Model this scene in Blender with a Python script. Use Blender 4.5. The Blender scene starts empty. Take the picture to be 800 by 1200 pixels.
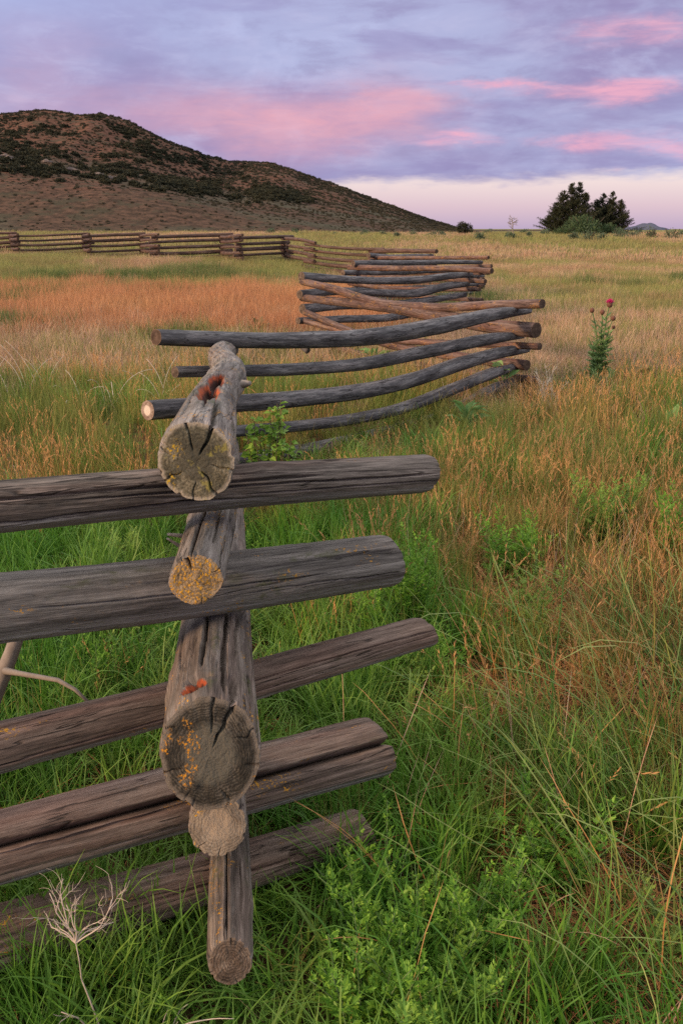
import bpy, math, random
import numpy as np
from mathutils import Vector
R_ = math.radians
scene = bpy.context.scene
LC = scene.collection
H = 1.63
PITCH = math.atan(332/1000.0)
cp, sp = math.cos(PITCH), math.sin(PITCH)

# ------------------------------------------------------------------ helpers
def P(px, py, Y):
    """world point at forward distance Y seen in the photograph (800x1200) at px, py"""
    xc = (px-400)/1000.0; yc = (600-py)/1000.0
    t = Y/(cp+yc*sp)
    return np.array([xc*t, Y, H+t*(-sp+yc*cp)])
def ss(a, b, x):
    t = np.clip((np.asarray(x, float)-a)/(b-a), 0, 1)
    return t*t*(3-2*t)
_rs = np.random.RandomState(7)
_perm = _rs.permutation(256); _perm = np.concatenate([_perm]*3)
_grad = _rs.normal(size=(256, 3)); _grad /= np.linalg.norm(_grad, axis=1)[:, None]
def pn(x, y=0.0, z=0.0):
    x, y, z = np.broadcast_arrays(np.asarray(x, float), np.asarray(y, float), np.asarray(z, float))
    xi = np.floor(x).astype(int); yi = np.floor(y).astype(int); zi = np.floor(z).astype(int)
    xf, yf, zf = x-xi, y-yi, z-zi
    u, v, w = [t*t*t*(t*(t*6-15)+10) for t in (xf, yf, zf)]
    out = 0
    for dx in (0, 1):
        for dy in (0, 1):
            for dz in (0, 1):
                g = _grad[_perm[_perm[_perm[(xi+dx) & 255]+((yi+dy) & 255)]+((zi+dz) & 255)]]
                d = g[..., 0]*(xf-dx)+g[..., 1]*(yf-dy)+g[..., 2]*(zf-dz)
                out = out+d*(u if dx else 1-u)*(v if dy else 1-v)*(w if dz else 1-w)
    return out*1.6
def fbm(x, y=0.0, z=0.0, o=4):
    s = 0; a = 1; f = 1
    for i in range(o):
        s = s+a*pn(np.asarray(x)*f+i*17.3, np.asarray(y)*f+i*9.1, np.asarray(z)*f); a *= .5; f *= 2.03
    return s
def mk(name, verts, faces, mat, parent=None, smooth=True, attrs=None, link=True, coll=None):
    """faces: list of (M,k) int arrays"""
    me = bpy.data.meshes.new(name)
    verts = np.asarray(verts, np.float32)
    faces = [np.asarray(f, np.int32) for f in faces if len(f)]
    me.vertices.add(len(verts)); me.vertices.foreach_set('co', verts.ravel())
    nl = sum(f.size for f in faces); nf = sum(len(f) for f in faces)
    me.loops.add(nl); me.polygons.add(nf)
    me.loops.foreach_set('vertex_index', np.concatenate([f.ravel() for f in faces]))
    tot = np.concatenate([np.full(len(f), f.shape[1], np.int32) for f in faces])
    st = np.concatenate([[0], np.cumsum(tot)[:-1]]).astype(np.int32)
    me.polygons.foreach_set('loop_start', st)
    me.polygons.foreach_set('use_smooth', np.full(nf, smooth))
    for k, (t, d) in (attrs or {}).items():
        a = me.attributes.new(k, t, 'POINT')
        a.data.foreach_set('vector' if t == 'FLOAT_VECTOR' else 'value', np.asarray(d, np.float32).ravel())
    me.update(calc_edges=True); me.validate()
    for m in (mat if isinstance(mat, (list, tuple)) else [mat]): me.materials.append(m)
    ob = bpy.data.objects.new(name, me)
    if coll is not None: coll.objects.link(ob)
    elif link: LC.objects.link(ob)
    if parent is not None: ob.parent = parent
    return ob
def tag(o, label, cat, group=None, kind=None):
    o['label'] = label; o['category'] = cat
    if group: o['group'] = group
    if kind: o['kind'] = kind
    return o
def empty(name, label, cat, loc=(0, 0, 0), group=None):
    o = bpy.data.objects.new(name, None); LC.objects.link(o); o.location = loc
    o.empty_display_size = .1
    return tag(o, label, cat, group)
def copy_tree(o, loc, rz, s, label, group=None):
    c = o.copy(); LC.objects.link(c); c.location = loc; c.rotation_euler = (0, 0, rz)
    c.scale = (s, s, s) if np.isscalar(s) else s
    c['label'] = label
    if group: c['group'] = group
    for ch in list(o.children):
        d = ch.copy(); LC.objects.link(d); d.parent = c
        for g in list(ch.children):
            e = g.copy(); LC.objects.link(e); e.parent = d
    return c

# ------------------------------------------------------------------ node helper
class NT:
    def __init__(s, tree): s.t = tree; s.n = tree.nodes; s.l = tree.links; s.n.clear()
    def put(s, sock, v):
        if v is None: return
        if isinstance(v, bpy.types.NodeSocket): s.l.new(v, sock)
        else:
            if hasattr(sock.default_value, '__len__') and not hasattr(v, '__len__'): v = [v]*len(sock.default_value)
            if hasattr(v, '__len__') and len(v) == 3 and len(sock.default_value) == 4: v = tuple(v)+(1,)
            sock.default_value = v
    def m(s, op, a, b=None, c=None, clamp=False):
        n = s.n.new('ShaderNodeMath'); n.operation = op; n.use_clamp = clamp
        s.put(n.inputs[0], a); s.put(n.inputs[1], b); s.put(n.inputs[2], c); return n.outputs[0]
    def vm(s, op, a, b=None):
        n = s.n.new('ShaderNodeVectorMath'); n.operation = op
        s.put(n.inputs[0], a); s.put(n.inputs[1], b)
        return n.outputs['Value' if op in ('LENGTH', 'DOT_PRODUCT') else 'Vector']
    def noise(s, v, scale=1, detail=4, rough=.55, dist=0, col=False):
        n = s.n.new('ShaderNodeTexNoise'); s.put(n.inputs['Vector'], v)
        n.inputs['Scale'].default_value = scale; n.inputs['Detail'].default_value = detail
        n.inputs['Roughness'].default_value = rough; n.inputs['Distortion'].default_value = dist
        return n.outputs['Color' if col else 'Fac']
    def ramp(s, f, stops, interp='LINEAR'):
        n = s.n.new('ShaderNodeValToRGB'); s.put(n.inputs[0], f); cr = n.color_ramp; cr.interpolation = interp
        while len(cr.elements) < len(stops): cr.elements.new(.5)
        for e, (p, c) in zip(cr.elements, stops):
            e.position = p; e.color = tuple(c)+(1,) if len(c) == 3 else c
        return n.outputs[0]
    def sst(s, f, a, b):
        n = s.n.new('ShaderNodeMapRange'); n.interpolation_type = 'SMOOTHSTEP'
        s.put(n.inputs['Value'], f); n.inputs['From Min'].default_value = a; n.inputs['From Max'].default_value = b
        return n.outputs['Result']
    def mix(s, f, a, b, bt='MIX'):
        n = s.n.new('ShaderNodeMix'); n.data_type = 'RGBA'; n.blend_type = bt
        s.put(n.inputs['Factor'], f); s.put(n.inputs[6], a); s.put(n.inputs[7], b); return n.outputs[2]
    def attr(s, name, out='Vector'):
        n = s.n.new('ShaderNodeAttribute'); n.attribute_name = name; return n.outputs[out]
    def sep(s, v):
        n = s.n.new('ShaderNodeSeparateXYZ'); s.put(n.inputs[0], v); return n.outputs
    def comb(s, x, y, z):
        n = s.n.new('ShaderNodeCombineXYZ'); s.put(n.inputs[0], x); s.put(n.inputs[1], y); s.put(n.inputs[2], z); return n.outputs[0]
    def bump(s, h, strength, dist):
        n = s.n.new('ShaderNodeBump'); s.put(n.inputs['Height'], h)
        n.inputs['Strength'].default_value = strength; n.inputs['Distance'].default_value = dist; return n.outputs[0]
    def rand(s):
        return s.n.new('ShaderNodeObjectInfo').outputs['Random']
    def pos(s):
        return s.n.new('ShaderNodeNewGeometry').outputs['Position']
    def out(s, col, rough=.9, normal=None, trans=None, spec=.15):
        o = s.n.new('ShaderNodeOutputMaterial'); b = s.n.new('ShaderNodeBsdfPrincipled')
        s.put(b.inputs['Base Color'], col); s.put(b.inputs['Roughness'], rough)
        b.inputs['Specular IOR Level'].default_value = spec
        if normal is not None: s.l.new(normal, b.inputs['Normal'])
        sh = b.outputs[0]
        if trans:
            tn = s.n.new('ShaderNodeBsdfTranslucent'); s.put(tn.inputs[0], col)
            mx = s.n.new('ShaderNodeMixShader'); mx.inputs[0].default_value = trans
            s.l.new(sh, mx.inputs[1]); s.l.new(tn.outputs[0], mx.inputs[2]); sh = mx.outputs[0]
        s.l.new(sh, o.inputs['Surface'])
def newmat(name):
    m = bpy.data.materials.new(name); m.use_nodes = True; return m, NT(m.node_tree)

# ------------------------------------------------------------------ materials
def wood_mat(name, dark, mid, pale, red=.35, lichen=.0, moss=.0, under=.0, fine=1.0):
    m, n = newmat(name)
    lc = n.attr('lc'); rnd = n.rand()
    off = n.vm('ADD', lc, n.comb(n.m('MULTIPLY', rnd, 31.0), 0, 0))
    st = n.noise(n.vm('MULTIPLY', off, (3.5, 70*fine, 70*fine)), 1, 6, .62)
    fi = n.noise(n.vm('MULTIPLY', off, (16, 420*fine, 420*fine)), 1, 3, .6)
    bl = n.noise(n.vm('MULTIPLY', off, (2.2, 9, 9)), 1, 4, .6)
    ck = n.noise(n.vm('MULTIPLY', off, (2.2, 38*fine, 38*fine)), 1, 3, .5, .4)
    line = n.sst(n.m('ABSOLUTE', n.m('SUBTRACT', ck, .5)), .016, .0)
    gate = n.sst(n.noise(n.vm('MULTIPLY', off, (3, 14, 14)), 1.3, 2), .46, .56)
    line = n.m('MULTIPLY', line, gate)
    v = n.m('ADD', n.m('MULTIPLY', st, .62), n.m('MULTIPLY', fi, .38))
    v = n.m('ADD', v, n.m('MULTIPLY', n.m('SUBTRACT', bl, .5), .35))
    col = n.ramp(v, [(.30, dark), (.48, mid), (.70, pale)])
    tint = n.sst(n.noise(n.vm('MULTIPLY', off, (1.4, 14, 14)), 1.0, 3), .42, .68)
    col = n.mix(n.m('MULTIPLY', tint, red), col, (1.25, .78, .66), 'MULTIPLY')
    patch = n.sst(n.noise(n.vm('MULTIPLY', off, (6, 48, 48)), 1.0, 3), .62, .74)
    col = n.mix(n.m('MULTIPLY', patch, .35), col, pale)
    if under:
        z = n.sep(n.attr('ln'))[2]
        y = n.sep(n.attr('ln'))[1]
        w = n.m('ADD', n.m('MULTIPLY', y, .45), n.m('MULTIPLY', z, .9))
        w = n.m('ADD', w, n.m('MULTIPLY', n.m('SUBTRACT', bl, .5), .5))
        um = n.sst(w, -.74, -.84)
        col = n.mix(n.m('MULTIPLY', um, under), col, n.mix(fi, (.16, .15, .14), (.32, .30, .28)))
    col = n.mix(n.m('MULTIPLY', line, .8), col, (.018, .014, .012))
    rot = n.attr('rot', 'Fac')
    col = n.mix(n.m('MINIMUM', n.m('MULTIPLY', rot, 3.0), 1.0), col, n.mix(n.noise(n.vm('MULTIPLY', lc, (45, 70, 70)), 1, 4), (.012, .006, .004), n.mix(n.sst(rot, .55, 1.0), (.55, .11, .035), (.05, .012, .008))))
    if lichen or moss:
        sp1 = n.noise(n.vm('MULTIPLY', off, (120, 150, 150)), 1, 4, .65)
        ms = n.noise(n.vm('MULTIPLY', off, (7, 17, 17)), 1, 3)
        ml = n.m('MULTIPLY', n.sst(sp1, .56, .60), n.sst(ms, .62-lichen*.3, .70-lichen*.3))
        col = n.mix(ml, col, n.mix(fi, (.30, .12, .012), (.55, .30, .03)))
        mo = n.m('MULTIPLY', n.sst(n.noise(n.vm('MULTIPLY', off, (40, 70, 70)), 1, 4, .6), .42, .6), n.sst(n.noise(n.vm('MULTIPLY', off, (4, 12, 12)), 1.3, 2), .66-moss*.3, .78-moss*.3))
        col = n.mix(n.m('MULTIPLY', mo, .7), col, (.07, .075, .03))
    h = n.m('ADD', n.m('MULTIPLY', st, .9), n.m('MULTIPLY', fi, .5))
    h = n.m('SUBTRACT', h, n.m('MULTIPLY', line, .9))
    n.out(col, .82, n.bump(h, .75, .006/fine), spec=.25)
    return m
def end_mat(name, dark, mid, pale, lichen=0., lcol=((.30, .13, .01), (.60, .34, .03)), green=0., centre=None, rings=1.0, edge=None):
    m, n = newmat(name)
    lc = n.attr('lc'); rnd = n.rand()
    r = n.vm('LENGTH', lc)
    wob = n.noise(lc, 22, 3)
    ph = n.m('MULTIPLY', n.m('ADD', r, n.m('MULTIPLY', wob, .03)), 1100.0)
    ring = n.m('ADD', n.m('MULTIPLY', n.m('SINE', ph), .5), .5)
    big = n.noise(n.vm('ADD', lc, n.comb(rnd, rnd, 0)), 26, 4, .65)
    fi = n.noise(lc, 260, 4, .65)
    v = n.m('ADD', n.m('MULTIPLY', big, .6), n.m('MULTIPLY', fi, .4))
    v = n.m('ADD', v, n.m('MULTIPLY', n.m('SUBTRACT', ring, .5), .07*rings))
    col = n.ramp(v, [(.32, dark), (.5, mid), (.70, pale)])
    rn = n.sep(n.attr('ln'))[0]
    if centre is not None:
        col = n.mix(n.m('MULTIPLY', n.sst(n.m('ADD', rn, n.m('MULTIPLY', n.m('SUBTRACT', big, .5), .3)), .62, .42), .8), col, n.mix(fi, centre, tuple(min(1, c*1.5) for c in centre)))
    if edge is not None:
        col = n.mix(n.m('MULTIPLY', n.sst(rn, .86, .98), .7), col, edge)
    if green:
        g = n.sst(n.noise(lc, 32, 4, .65), .60-green*.25, .68-green*.2)
        col = n.mix(n.m('MULTIPLY', g, .7), col, n.mix(fi, (.10, .10, .03), (.26, .22, .05)))
    if lichen:
        s1 = n.sst(n.noise(lc, 170, 4, .7), .53, .57)
        s2 = n.sst(n.noise(n.vm('ADD', lc, (3.1, 1.2, .7)), 17, 3, .6), .66-lichen*.32, .72-lichen*.3)
        col = n.mix(n.m('MULTIPLY', s1, s2), col, n.mix(fi, lcol[0], lcol[1]))
    h = n.m('ADD', n.m('MULTIPLY', fi, .9), n.m('MULTIPLY', ring, .06*rings))
    h = n.m('ADD', h, n.m('MULTIPLY', big, .5))
    n.out(col, .88, n.bump(h, .8, .005), spec=.2)
    return m
M = {}
M['wood_top'] = wood_mat('weathered_wood_lichen', (.03, .026, .022), (.13, .115, .102), (.30, .275, .25), .2, .22, .3)
M['wood_big'] = wood_mat('weathered_wood_brown', (.03, .024, .02), (.125, .105, .09), (.30, .265, .235), .25, .2, .2)
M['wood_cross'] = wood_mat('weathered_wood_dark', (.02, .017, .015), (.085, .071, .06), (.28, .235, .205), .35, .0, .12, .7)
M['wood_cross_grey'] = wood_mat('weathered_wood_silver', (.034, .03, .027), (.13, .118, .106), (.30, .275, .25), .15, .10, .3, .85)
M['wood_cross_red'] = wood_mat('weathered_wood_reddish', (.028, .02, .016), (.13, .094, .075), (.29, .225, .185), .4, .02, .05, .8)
M['wood_mid_shaded'] = wood_mat('shaded_blue_rail_wood', (.022, .021, .023), (.08, .078, .082), (.27, .26, .26), .12, 0, 0, 0, .55)  # cool shade of the right-facing panels put into the wood colour
M['wood_mid_sunlit'] = wood_mat('sunlit_red_rail_wood', (.028, .019, .016), (.085, .054, .046), (.21, .155, .135), .4, .32, 0, 0, .55)  # same rails on left-facing panels, warm low light put into the colour
M['wood_far'] = wood_mat('far_rail_wood', (.022, .015, .013), (.075, .047, .038), (.16, .11, .09), .4, 0, 0, 0, .5)
M['end_top'] = end_mat('lichened_end_grain', (.015, .014, .011), (.075, .068, .045), (.25, .22, .16), .25, ((.20, .13, .012), (.42, .28, .025)), .05, (.035, .033, .024), .5, (.30, .26, .21))
M['end_orange'] = end_mat('orange_lichen_end_grain', (.09, .06, .03), (.22, .155, .09), (.40, .31, .20), 1.0, ((.34, .15, .012), (.62, .34, .03)), 0, None, 1.4, (.26, .19, .13))
M['end_big'] = end_mat('dark_mossy_end_grain', (.009, .0085, .007), (.032, .027, .02), (.13, .11, .085), .38, ((.28, .11, .01), (.52, .24, .02)), .0, (.075, .068, .052), 1.4, (.17, .14, .11))
M['end_tan'] = end_mat('tan_end_grain', (.075, .058, .042), (.17, .135, .10), (.30, .25, .19), .08, green=.0, centre=(.21, .165, .12), rings=1.6)
M['end_brown'] = end_mat('brown_end_grain', (.022, .016, .012), (.085, .06, .044), (.22, .17, .13), .0, centre=None, rings=1.5, edge=(.17, .13, .10))
M['end_mid'] = end_mat('plain_end_grain', (.02, .013, .010), (.07, .045, .032), (.16, .11, .08), .0, centre=None, rings=1, edge=(.13, .08, .055))
M['end_pale'] = end_mat('pale_end_grain', (.08, .05, .04), (.2, .14, .11), (.4, .33, .28), .0, centre=(.5, .42, .36), rings=1)
def leaf_mat(name, c1, c2, c3=None, trans=.3, rough=.6, world=0., wc=None, tipc=None, spec=.25):
    m, n = newmat(name)
    b = n.attr('bv', 'Fac'); rnd = n.rand()
    col = n.mix(b, c1, c2)
    if c3 is not None: col = n.mix(n.sst(rnd, .55, .95), col, c3)
    if tipc is not None: col = n.mix(n.sst(n.attr('bh', 'Fac'), .45, 1.0), col, tipc)
    if world:
        p = n.pos()
        w = n.sst(n.noise(n.vm('MULTIPLY', p, (1, 1, 0)), world, 3), .42, .6)
        col = n.mix(w, col, wc)
    n.out(col, rough, None, trans, spec)
    return m
M['g_green'] = leaf_mat('green_grass', (.04, .12, .012), (.19, .36, .04), (.17, .22, .04), .35, .5, .9, (.085, .22, .025), (.20, .33, .06), .3)
M['g_olive'] = leaf_mat('olive_grass', (.09, .14, .025), (.22, .27, .06), (.26, .22, .06), .3, .6, .45, (.13, .17, .035), (.36, .29, .09))
M['g_rust'] = leaf_mat('rusty_seed_grass', (.28, .12, .035), (.52, .26, .085), (.40, .27, .08), .25, .75, 0, None, (.50, .27, .11))
M['g_straw'] = leaf_mat('straw_grass', (.36, .23, .14), (.58, .42, .28), (.46, .28, .19), .25, .75)
M['g_rush'] = leaf_mat('blue_green_rush', (.05, .15, .025), (.16, .31, .075), (.30, .22, .06), .3, .5, 0, None, (.26, .31, .08), .35)
M['g_litter'] = leaf_mat('rusty_grass_litter', (.20, .07, .025), (.55, .24, .09), (.36, .14, .05), .1, .8)
M['f_green'] = leaf_mat('pale_meadow_grass', (.12, .17, .045), (.27, .30, .09), (.25, .23, .08), .3, .7, .35, (.24, .20, .085), (.34, .30, .12))
M['f_orange'] = leaf_mat('orange_meadow_grass', (.32, .15, .065), (.55, .30, .15), (.40, .24, .11), .25, .8, .25, (.42, .20, .10), (.52, .26, .13))
M['f_tan'] = leaf_mat('tan_meadow_grass', (.28, .19, .11), (.50, .35, .22), (.32, .28, .12), .3, .8, .35, (.40, .25, .16), (.54, .38, .25))
M['g_sedge'] = leaf_mat('dark_sedge', (.06, .10, .03), (.17, .21, .065), None, .3, .7)
M['weed'] = leaf_mat('bright_weed_leaves', (.08, .20, .02), (.24, .44, .06), (.26, .36, .08), .38, .5)
M['weed2'] = leaf_mat('blue_green_weed_leaves', (.06, .13, .05), (.14, .23, .10), None, .3, .55)
M['currant'] = leaf_mat('round_green_leaves', (.12, .24, .03), (.26, .42, .07), None, .4, .45)
M['mullein'] = leaf_mat('pale_broad_leaves', (.12, .23, .07), (.22, .34, .12), None, .3, .7)
M['thistle'] = leaf_mat('thistle_leaves', (.10, .20, .06), (.24, .36, .15), None, .25, .6)
M['sage'] = leaf_mat('sage_leaves', (.05, .085, .05), (.12, .16, .10), None, .2, .8)
M['brush'] = leaf_mat('dark_scrub_leaves', (.02, .024, .014), (.05, .05, .028), None, .1, .8)
M['sagehill'] = leaf_mat('hill_sage_leaves', (.032, .032, .02), (.07, .062, .04), None, .1, .8)
M['conifer'] = leaf_mat('conifer_needles', (.018, .026, .014), (.055, .06, .03), None, .1, .8)
M['bush'] = leaf_mat('bush_leaves', (.035, .07, .03), (.09, .13, .055), None, .25, .7)
def plain(name, a, b, scale=60, rough=.85):
    m, n = newmat(name)
    tc = n.n.new('ShaderNodeTexCoord').outputs['Object']
    f = n.noise(tc, scale, 4, .6)
    n.out(n.mix(f, a, b), rough, n.bump(f, .5, .003)); return m
M['twig_white'] = plain('bleached_twig', (.32, .25, .20), (.60, .51, .43))
M['twig_grey'] = plain('grey_deadwood', (.12, .10, .085), (.30, .255, .22), 40)
M['twig_silver'] = plain('silver_dead_stalk', (.36, .32, .26), (.60, .54, .46))
M['stem_green'] = plain('green_stem', (.07, .13, .04), (.14, .2, .08))
M['stem_brown'] = plain('brown_stem', (.06, .045, .03), (.15, .11, .07))
M['bark'] = plain('tree_bark', (.03, .022, .016), (.09, .065, .045), 8)
M['pink'] = plain('magenta_petals', (.35, .015, .10), (.62, .05, .22), 200)
M['bud'] = plain('brown_bud', (.07, .03, .025), (.18, .09, .06), 200)
M['rock'] = plain('pale_rock', (.07, .055, .048), (.17, .135, .12), .9)

# ------------------------------------------------------------------ terrain
def zg(x, y):
    x = np.asarray(x, float); y = np.asarray(y, float)
    a = .42*ss(21, 34, y)*ss(1.5, -3.5, x)
    b = .80*ss(42, 112, y)
    z = np.maximum(a, b)+.25*np.minimum(a, b)
    z = z-2.5*ss(125, 260, y)
    z = z+.03*pn(x*.5, y*.5)*ss(3, 8, np.hypot(x, y))+.10*pn(x*.07+3, y*.07)*ss(12, 40, np.hypot(x, y))*ss(200, 60, y)
    z = z+.008*pn(x*3.1, y*3.1)
    return z
def ground():
    xs = np.unique(np.concatenate([-np.geomspace(4, 6000, 60), np.arange(-4, 4.01, .08), np.geomspace(4, 6000, 60)]))
    ys = np.unique(np.concatenate([-np.geomspace(1, 6000, 30), np.arange(-1, 10, .08), np.geomspace(10, 9000, 150)]))
    X, Y = np.meshgrid(xs, ys); Z = zg(X, Y)
    nx, ny = len(xs), len(ys)
    i = np.arange(nx*ny).reshape(ny, nx)
    F = np.stack([i[:-1, :-1], i[:-1, 1:], i[1:, 1:], i[1:, :-1]], -1).reshape(-1, 4)
    m, n = newmat('meadow_soil_and_turf')
    p = n.pos(); s = n.sep(p)
    n1 = n.noise(p, 7, 6, .65); n2 = n.noise(p, 60, 4, .6)
    soil = n.mix(n2, (.035, .022, .012), (.11, .06, .03))
    turf = n.mix(n1, (.03, .05, .012), (.075, .085, .025))
    near = n.mix(n.sst(n1, .45, .6), soil, turf)
    big = n.noise(n.vm('MULTIPLY', p, (.035, .12, 0)), 1, 4, .6)
    far = n.ramp(big, [(.35, (.13, .14, .04)), (.5, (.2, .18, .065)), (.62, (.26, .17, .08))])
    far = n.mix(n.noise(p, 3, 5, .7), far, (.11, .12, .035))
    col = n.mix(n.sst(s[1], 8, 26), near, far)
    n.out(col, .95, n.bump(n1, .6, .03), spec=.05)
    o = mk('meadow_ground', np.stack([X, Y, Z], -1).reshape(-1, 3), [F], m)
    tag(o, 'meadow ground under the grass reaching to the foot of the hill', 'ground', kind='structure')
ground()

# hills: polar height field, ridge line by azimuth
ridge = [(-1400, 205), (-900, 160), (-500, 150), (-250, 120), (-120, 126), (0, 134), (50, 131), (88, 136), (120, 133), (150, 143), (200, 165), (240, 180), (270, 187), (315, 188), (350, 200), (400, 217),
         (450, 236), (500, 254), (540, 266), (570, 272.5), (600, 279), (700, 284)]
rx = np.array([a for a, b in ridge], float); ry = np.array([b for a, b in ridge], float)
r_az = np.arctan2((rx-400), 1000*cp+(600-ry)*sp)
r_el = (-sp+(600-ry)/1000*cp)/np.hypot(cp+(600-ry)/1000*sp, (rx-400)/1000)
def hill_z(az, r):
    """height of the hill at azimuth az, horizontal distance r"""
    E = np.interp(az, r_az, r_el)
    RR = 760+60*pn(az*2.1, 5.5)
    q = (r-230)/(RR-230)
    qc = np.clip(q, 0, 1)
    prof = .20*ss(0, .45, qc)+.12*qc+.68*ss(.22, 1.02, qc)
    back = 1-ss(1.0, 2.3, q)
    x = r*np.sin(az); y = r*np.cos(az)
    gul = fbm(x*.006+4, y*.004, 0, 4)
    rid = 1-np.abs(pn(az*14+.6*pn(az*3, r*.004), r*.0022+7))*1.6
    top = E*RR
    z = top*np.where(q < 1, prof, back)
    amp = np.clip(z, 0, 60)*.11
    z = z+amp*(gul*.8+rid*.9-.6)*ss(1.0, .8, q)*ss(0, .25, q)
    # lower spur on the left
    sx, sy = x+165, y-360
    z = z+12*np.exp(-((sx*.9+sy*.1)/115)**2-((sy)/85)**2)*(1+.25*gul)
    z = z+6*np.exp(-((x+75)/55)**2-((y-300)/38)**2)*(1+.3*gul)
    z = z+.9*pn(x*.05, y*.05)*ss(0, .2, q)*ss(1.0, .93, q)
    return z-2.0+H*ss(.6, 1, qc)
def hills():
    az = np.linspace(R_(-62), R_(14), 520); r = np.concatenate([np.linspace(225, 900, 260), np.linspace(905, 1700, 60)])
    A, Rr = np.meshgrid(az, r); Z = hill_z(A, Rr)
    Z = np.where(Rr < 228, -6, Z)
    V = np.stack([Rr*np.sin(A), Rr*np.cos(A), Z], -1).reshape(-1, 3)
    i = np.arange(V.shape[0]).reshape(A.shape)
    F = np.stack([i[:-1, :-1], i[:-1, 1:], i[1:, 1:], i[1:, :-1]], -1).reshape(-1, 4)[:, ::-1]
    m, n = newmat('dry_hillside')
    p = n.pos(); s = n.sep(p)
    a = n.noise(p, .03, 6, .6); b = n.noise(p, .35, 5, .65); c = n.noise(p, .11, 4, .6)
    hi = n.mix(n.sst(b, .35, .65), (.058, .030, .02), (.14, .068, .045))
    lo = n.mix(n.sst(b, .35, .65), (.038, .027, .019), (.095, .058, .040))
    hgt = n.m('ADD', s[2], n.m('MULTIPLY', n.m('SUBTRACT', a, .5), 50.0))
    col = n.mix(n.sst(hgt, 6, 24), lo, hi)
    col = n.mix(n.m('MULTIPLY', n.sst(c, .50, .62), .7), col, (.05, .046, .03))
    e_ = n.noise(p, .016, 5, .6)
    col = n.mix(n.m('MULTIPLY', n.sst(e_, .48, .60), n.m('MULTIPLY', n.sst(hgt, 45, 10), .7)), col, n.mix(b, (.038, .042, .028), (.09, .085, .058)))
    n.out(col, .95, n.bump(b, .8, 1.0), spec=.03)
    o = mk('hill', V, [F], m); tag(o, 'brown brush covered hill rising behind the meadow on the left', 'hill', kind='structure')
    # small blue-ish hill far away on the right
    k = 160; u = np.linspace(-1, 1, k); v = np.linspace(-1, 1, 60); U, W = np.meshgrid(u, v)
    c0 = P(752, 275, 2600)
    hh = (1-np.abs(U)**1.7)*(.85+.2*pn(U*2.2, 3))*np.clip(1-W**2, 0, 1)
    V = np.stack([c0[0]+U*120+W*30, 2600+W*240, -30+hh*54+3*fbm(U*6, W*4)*hh], -1).reshape(-1, 3)
    i = np.arange(k*60).reshape(60, k)
    F = np.stack([i[:-1, :-1], i[:-1, 1:], i[1:, 1:], i[1:, :-1]], -1).reshape(-1, 4)
    m2, n2 = newmat('haze_blue_far_hill')
    f = n2.noise(n2.pos(), .02, 5); n2.out(n2.mix(f, (.05, .06, .09), (.10, .105, .14)), .95, spec=.02)  # blue haze of distance mixed into the surface colour
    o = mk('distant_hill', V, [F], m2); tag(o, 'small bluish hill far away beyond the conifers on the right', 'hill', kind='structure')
hills()

# ------------------------------------------------------------------ logs
fence = empty('log_fence', 'weathered zigzag fence of stacked grey logs receding from the foreground through the meadow', 'fence', (-.3, 1.75, 0))
far_fence = empty('log_fence', 'distant reddish brown log fence crossing the far meadow below the hill', 'fence', (-3, 34, 0))
def smooth_path(pts, rad, S):
    pts = np.array(pts, float); rad = np.array(rad, float)
    d = np.concatenate([[0], np.cumsum(np.linalg.norm(np.diff(pts, axis=0), axis=1))])
    # catmull-rom via hermite
    m = np.gradient(pts, d, axis=0) if len(d) > 2 else np.repeat(((pts[1]-pts[0])/(d[1]-d[0]))[None], 2, 0)
    s = S*d[-1]
    k = np.clip(np.searchsorted(d, s, side='right')-1, 0, len(d)-2)
    h = (d[k+1]-d[k]); t = (s-d[k])/h
    h00 = 2*t**3-3*t**2+1; h10 = t**3-2*t**2+t; h01 = -2*t**3+3*t**2; h11 = t**3-t**2
    p = h00[:, None]*pts[k]+(h10*h)[:, None]*m[k]+h01[:, None]*pts[k+1]+(h11*h)[:, None]*m[k+1]
    return s, p, np.interp(s, d, rad)
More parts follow.
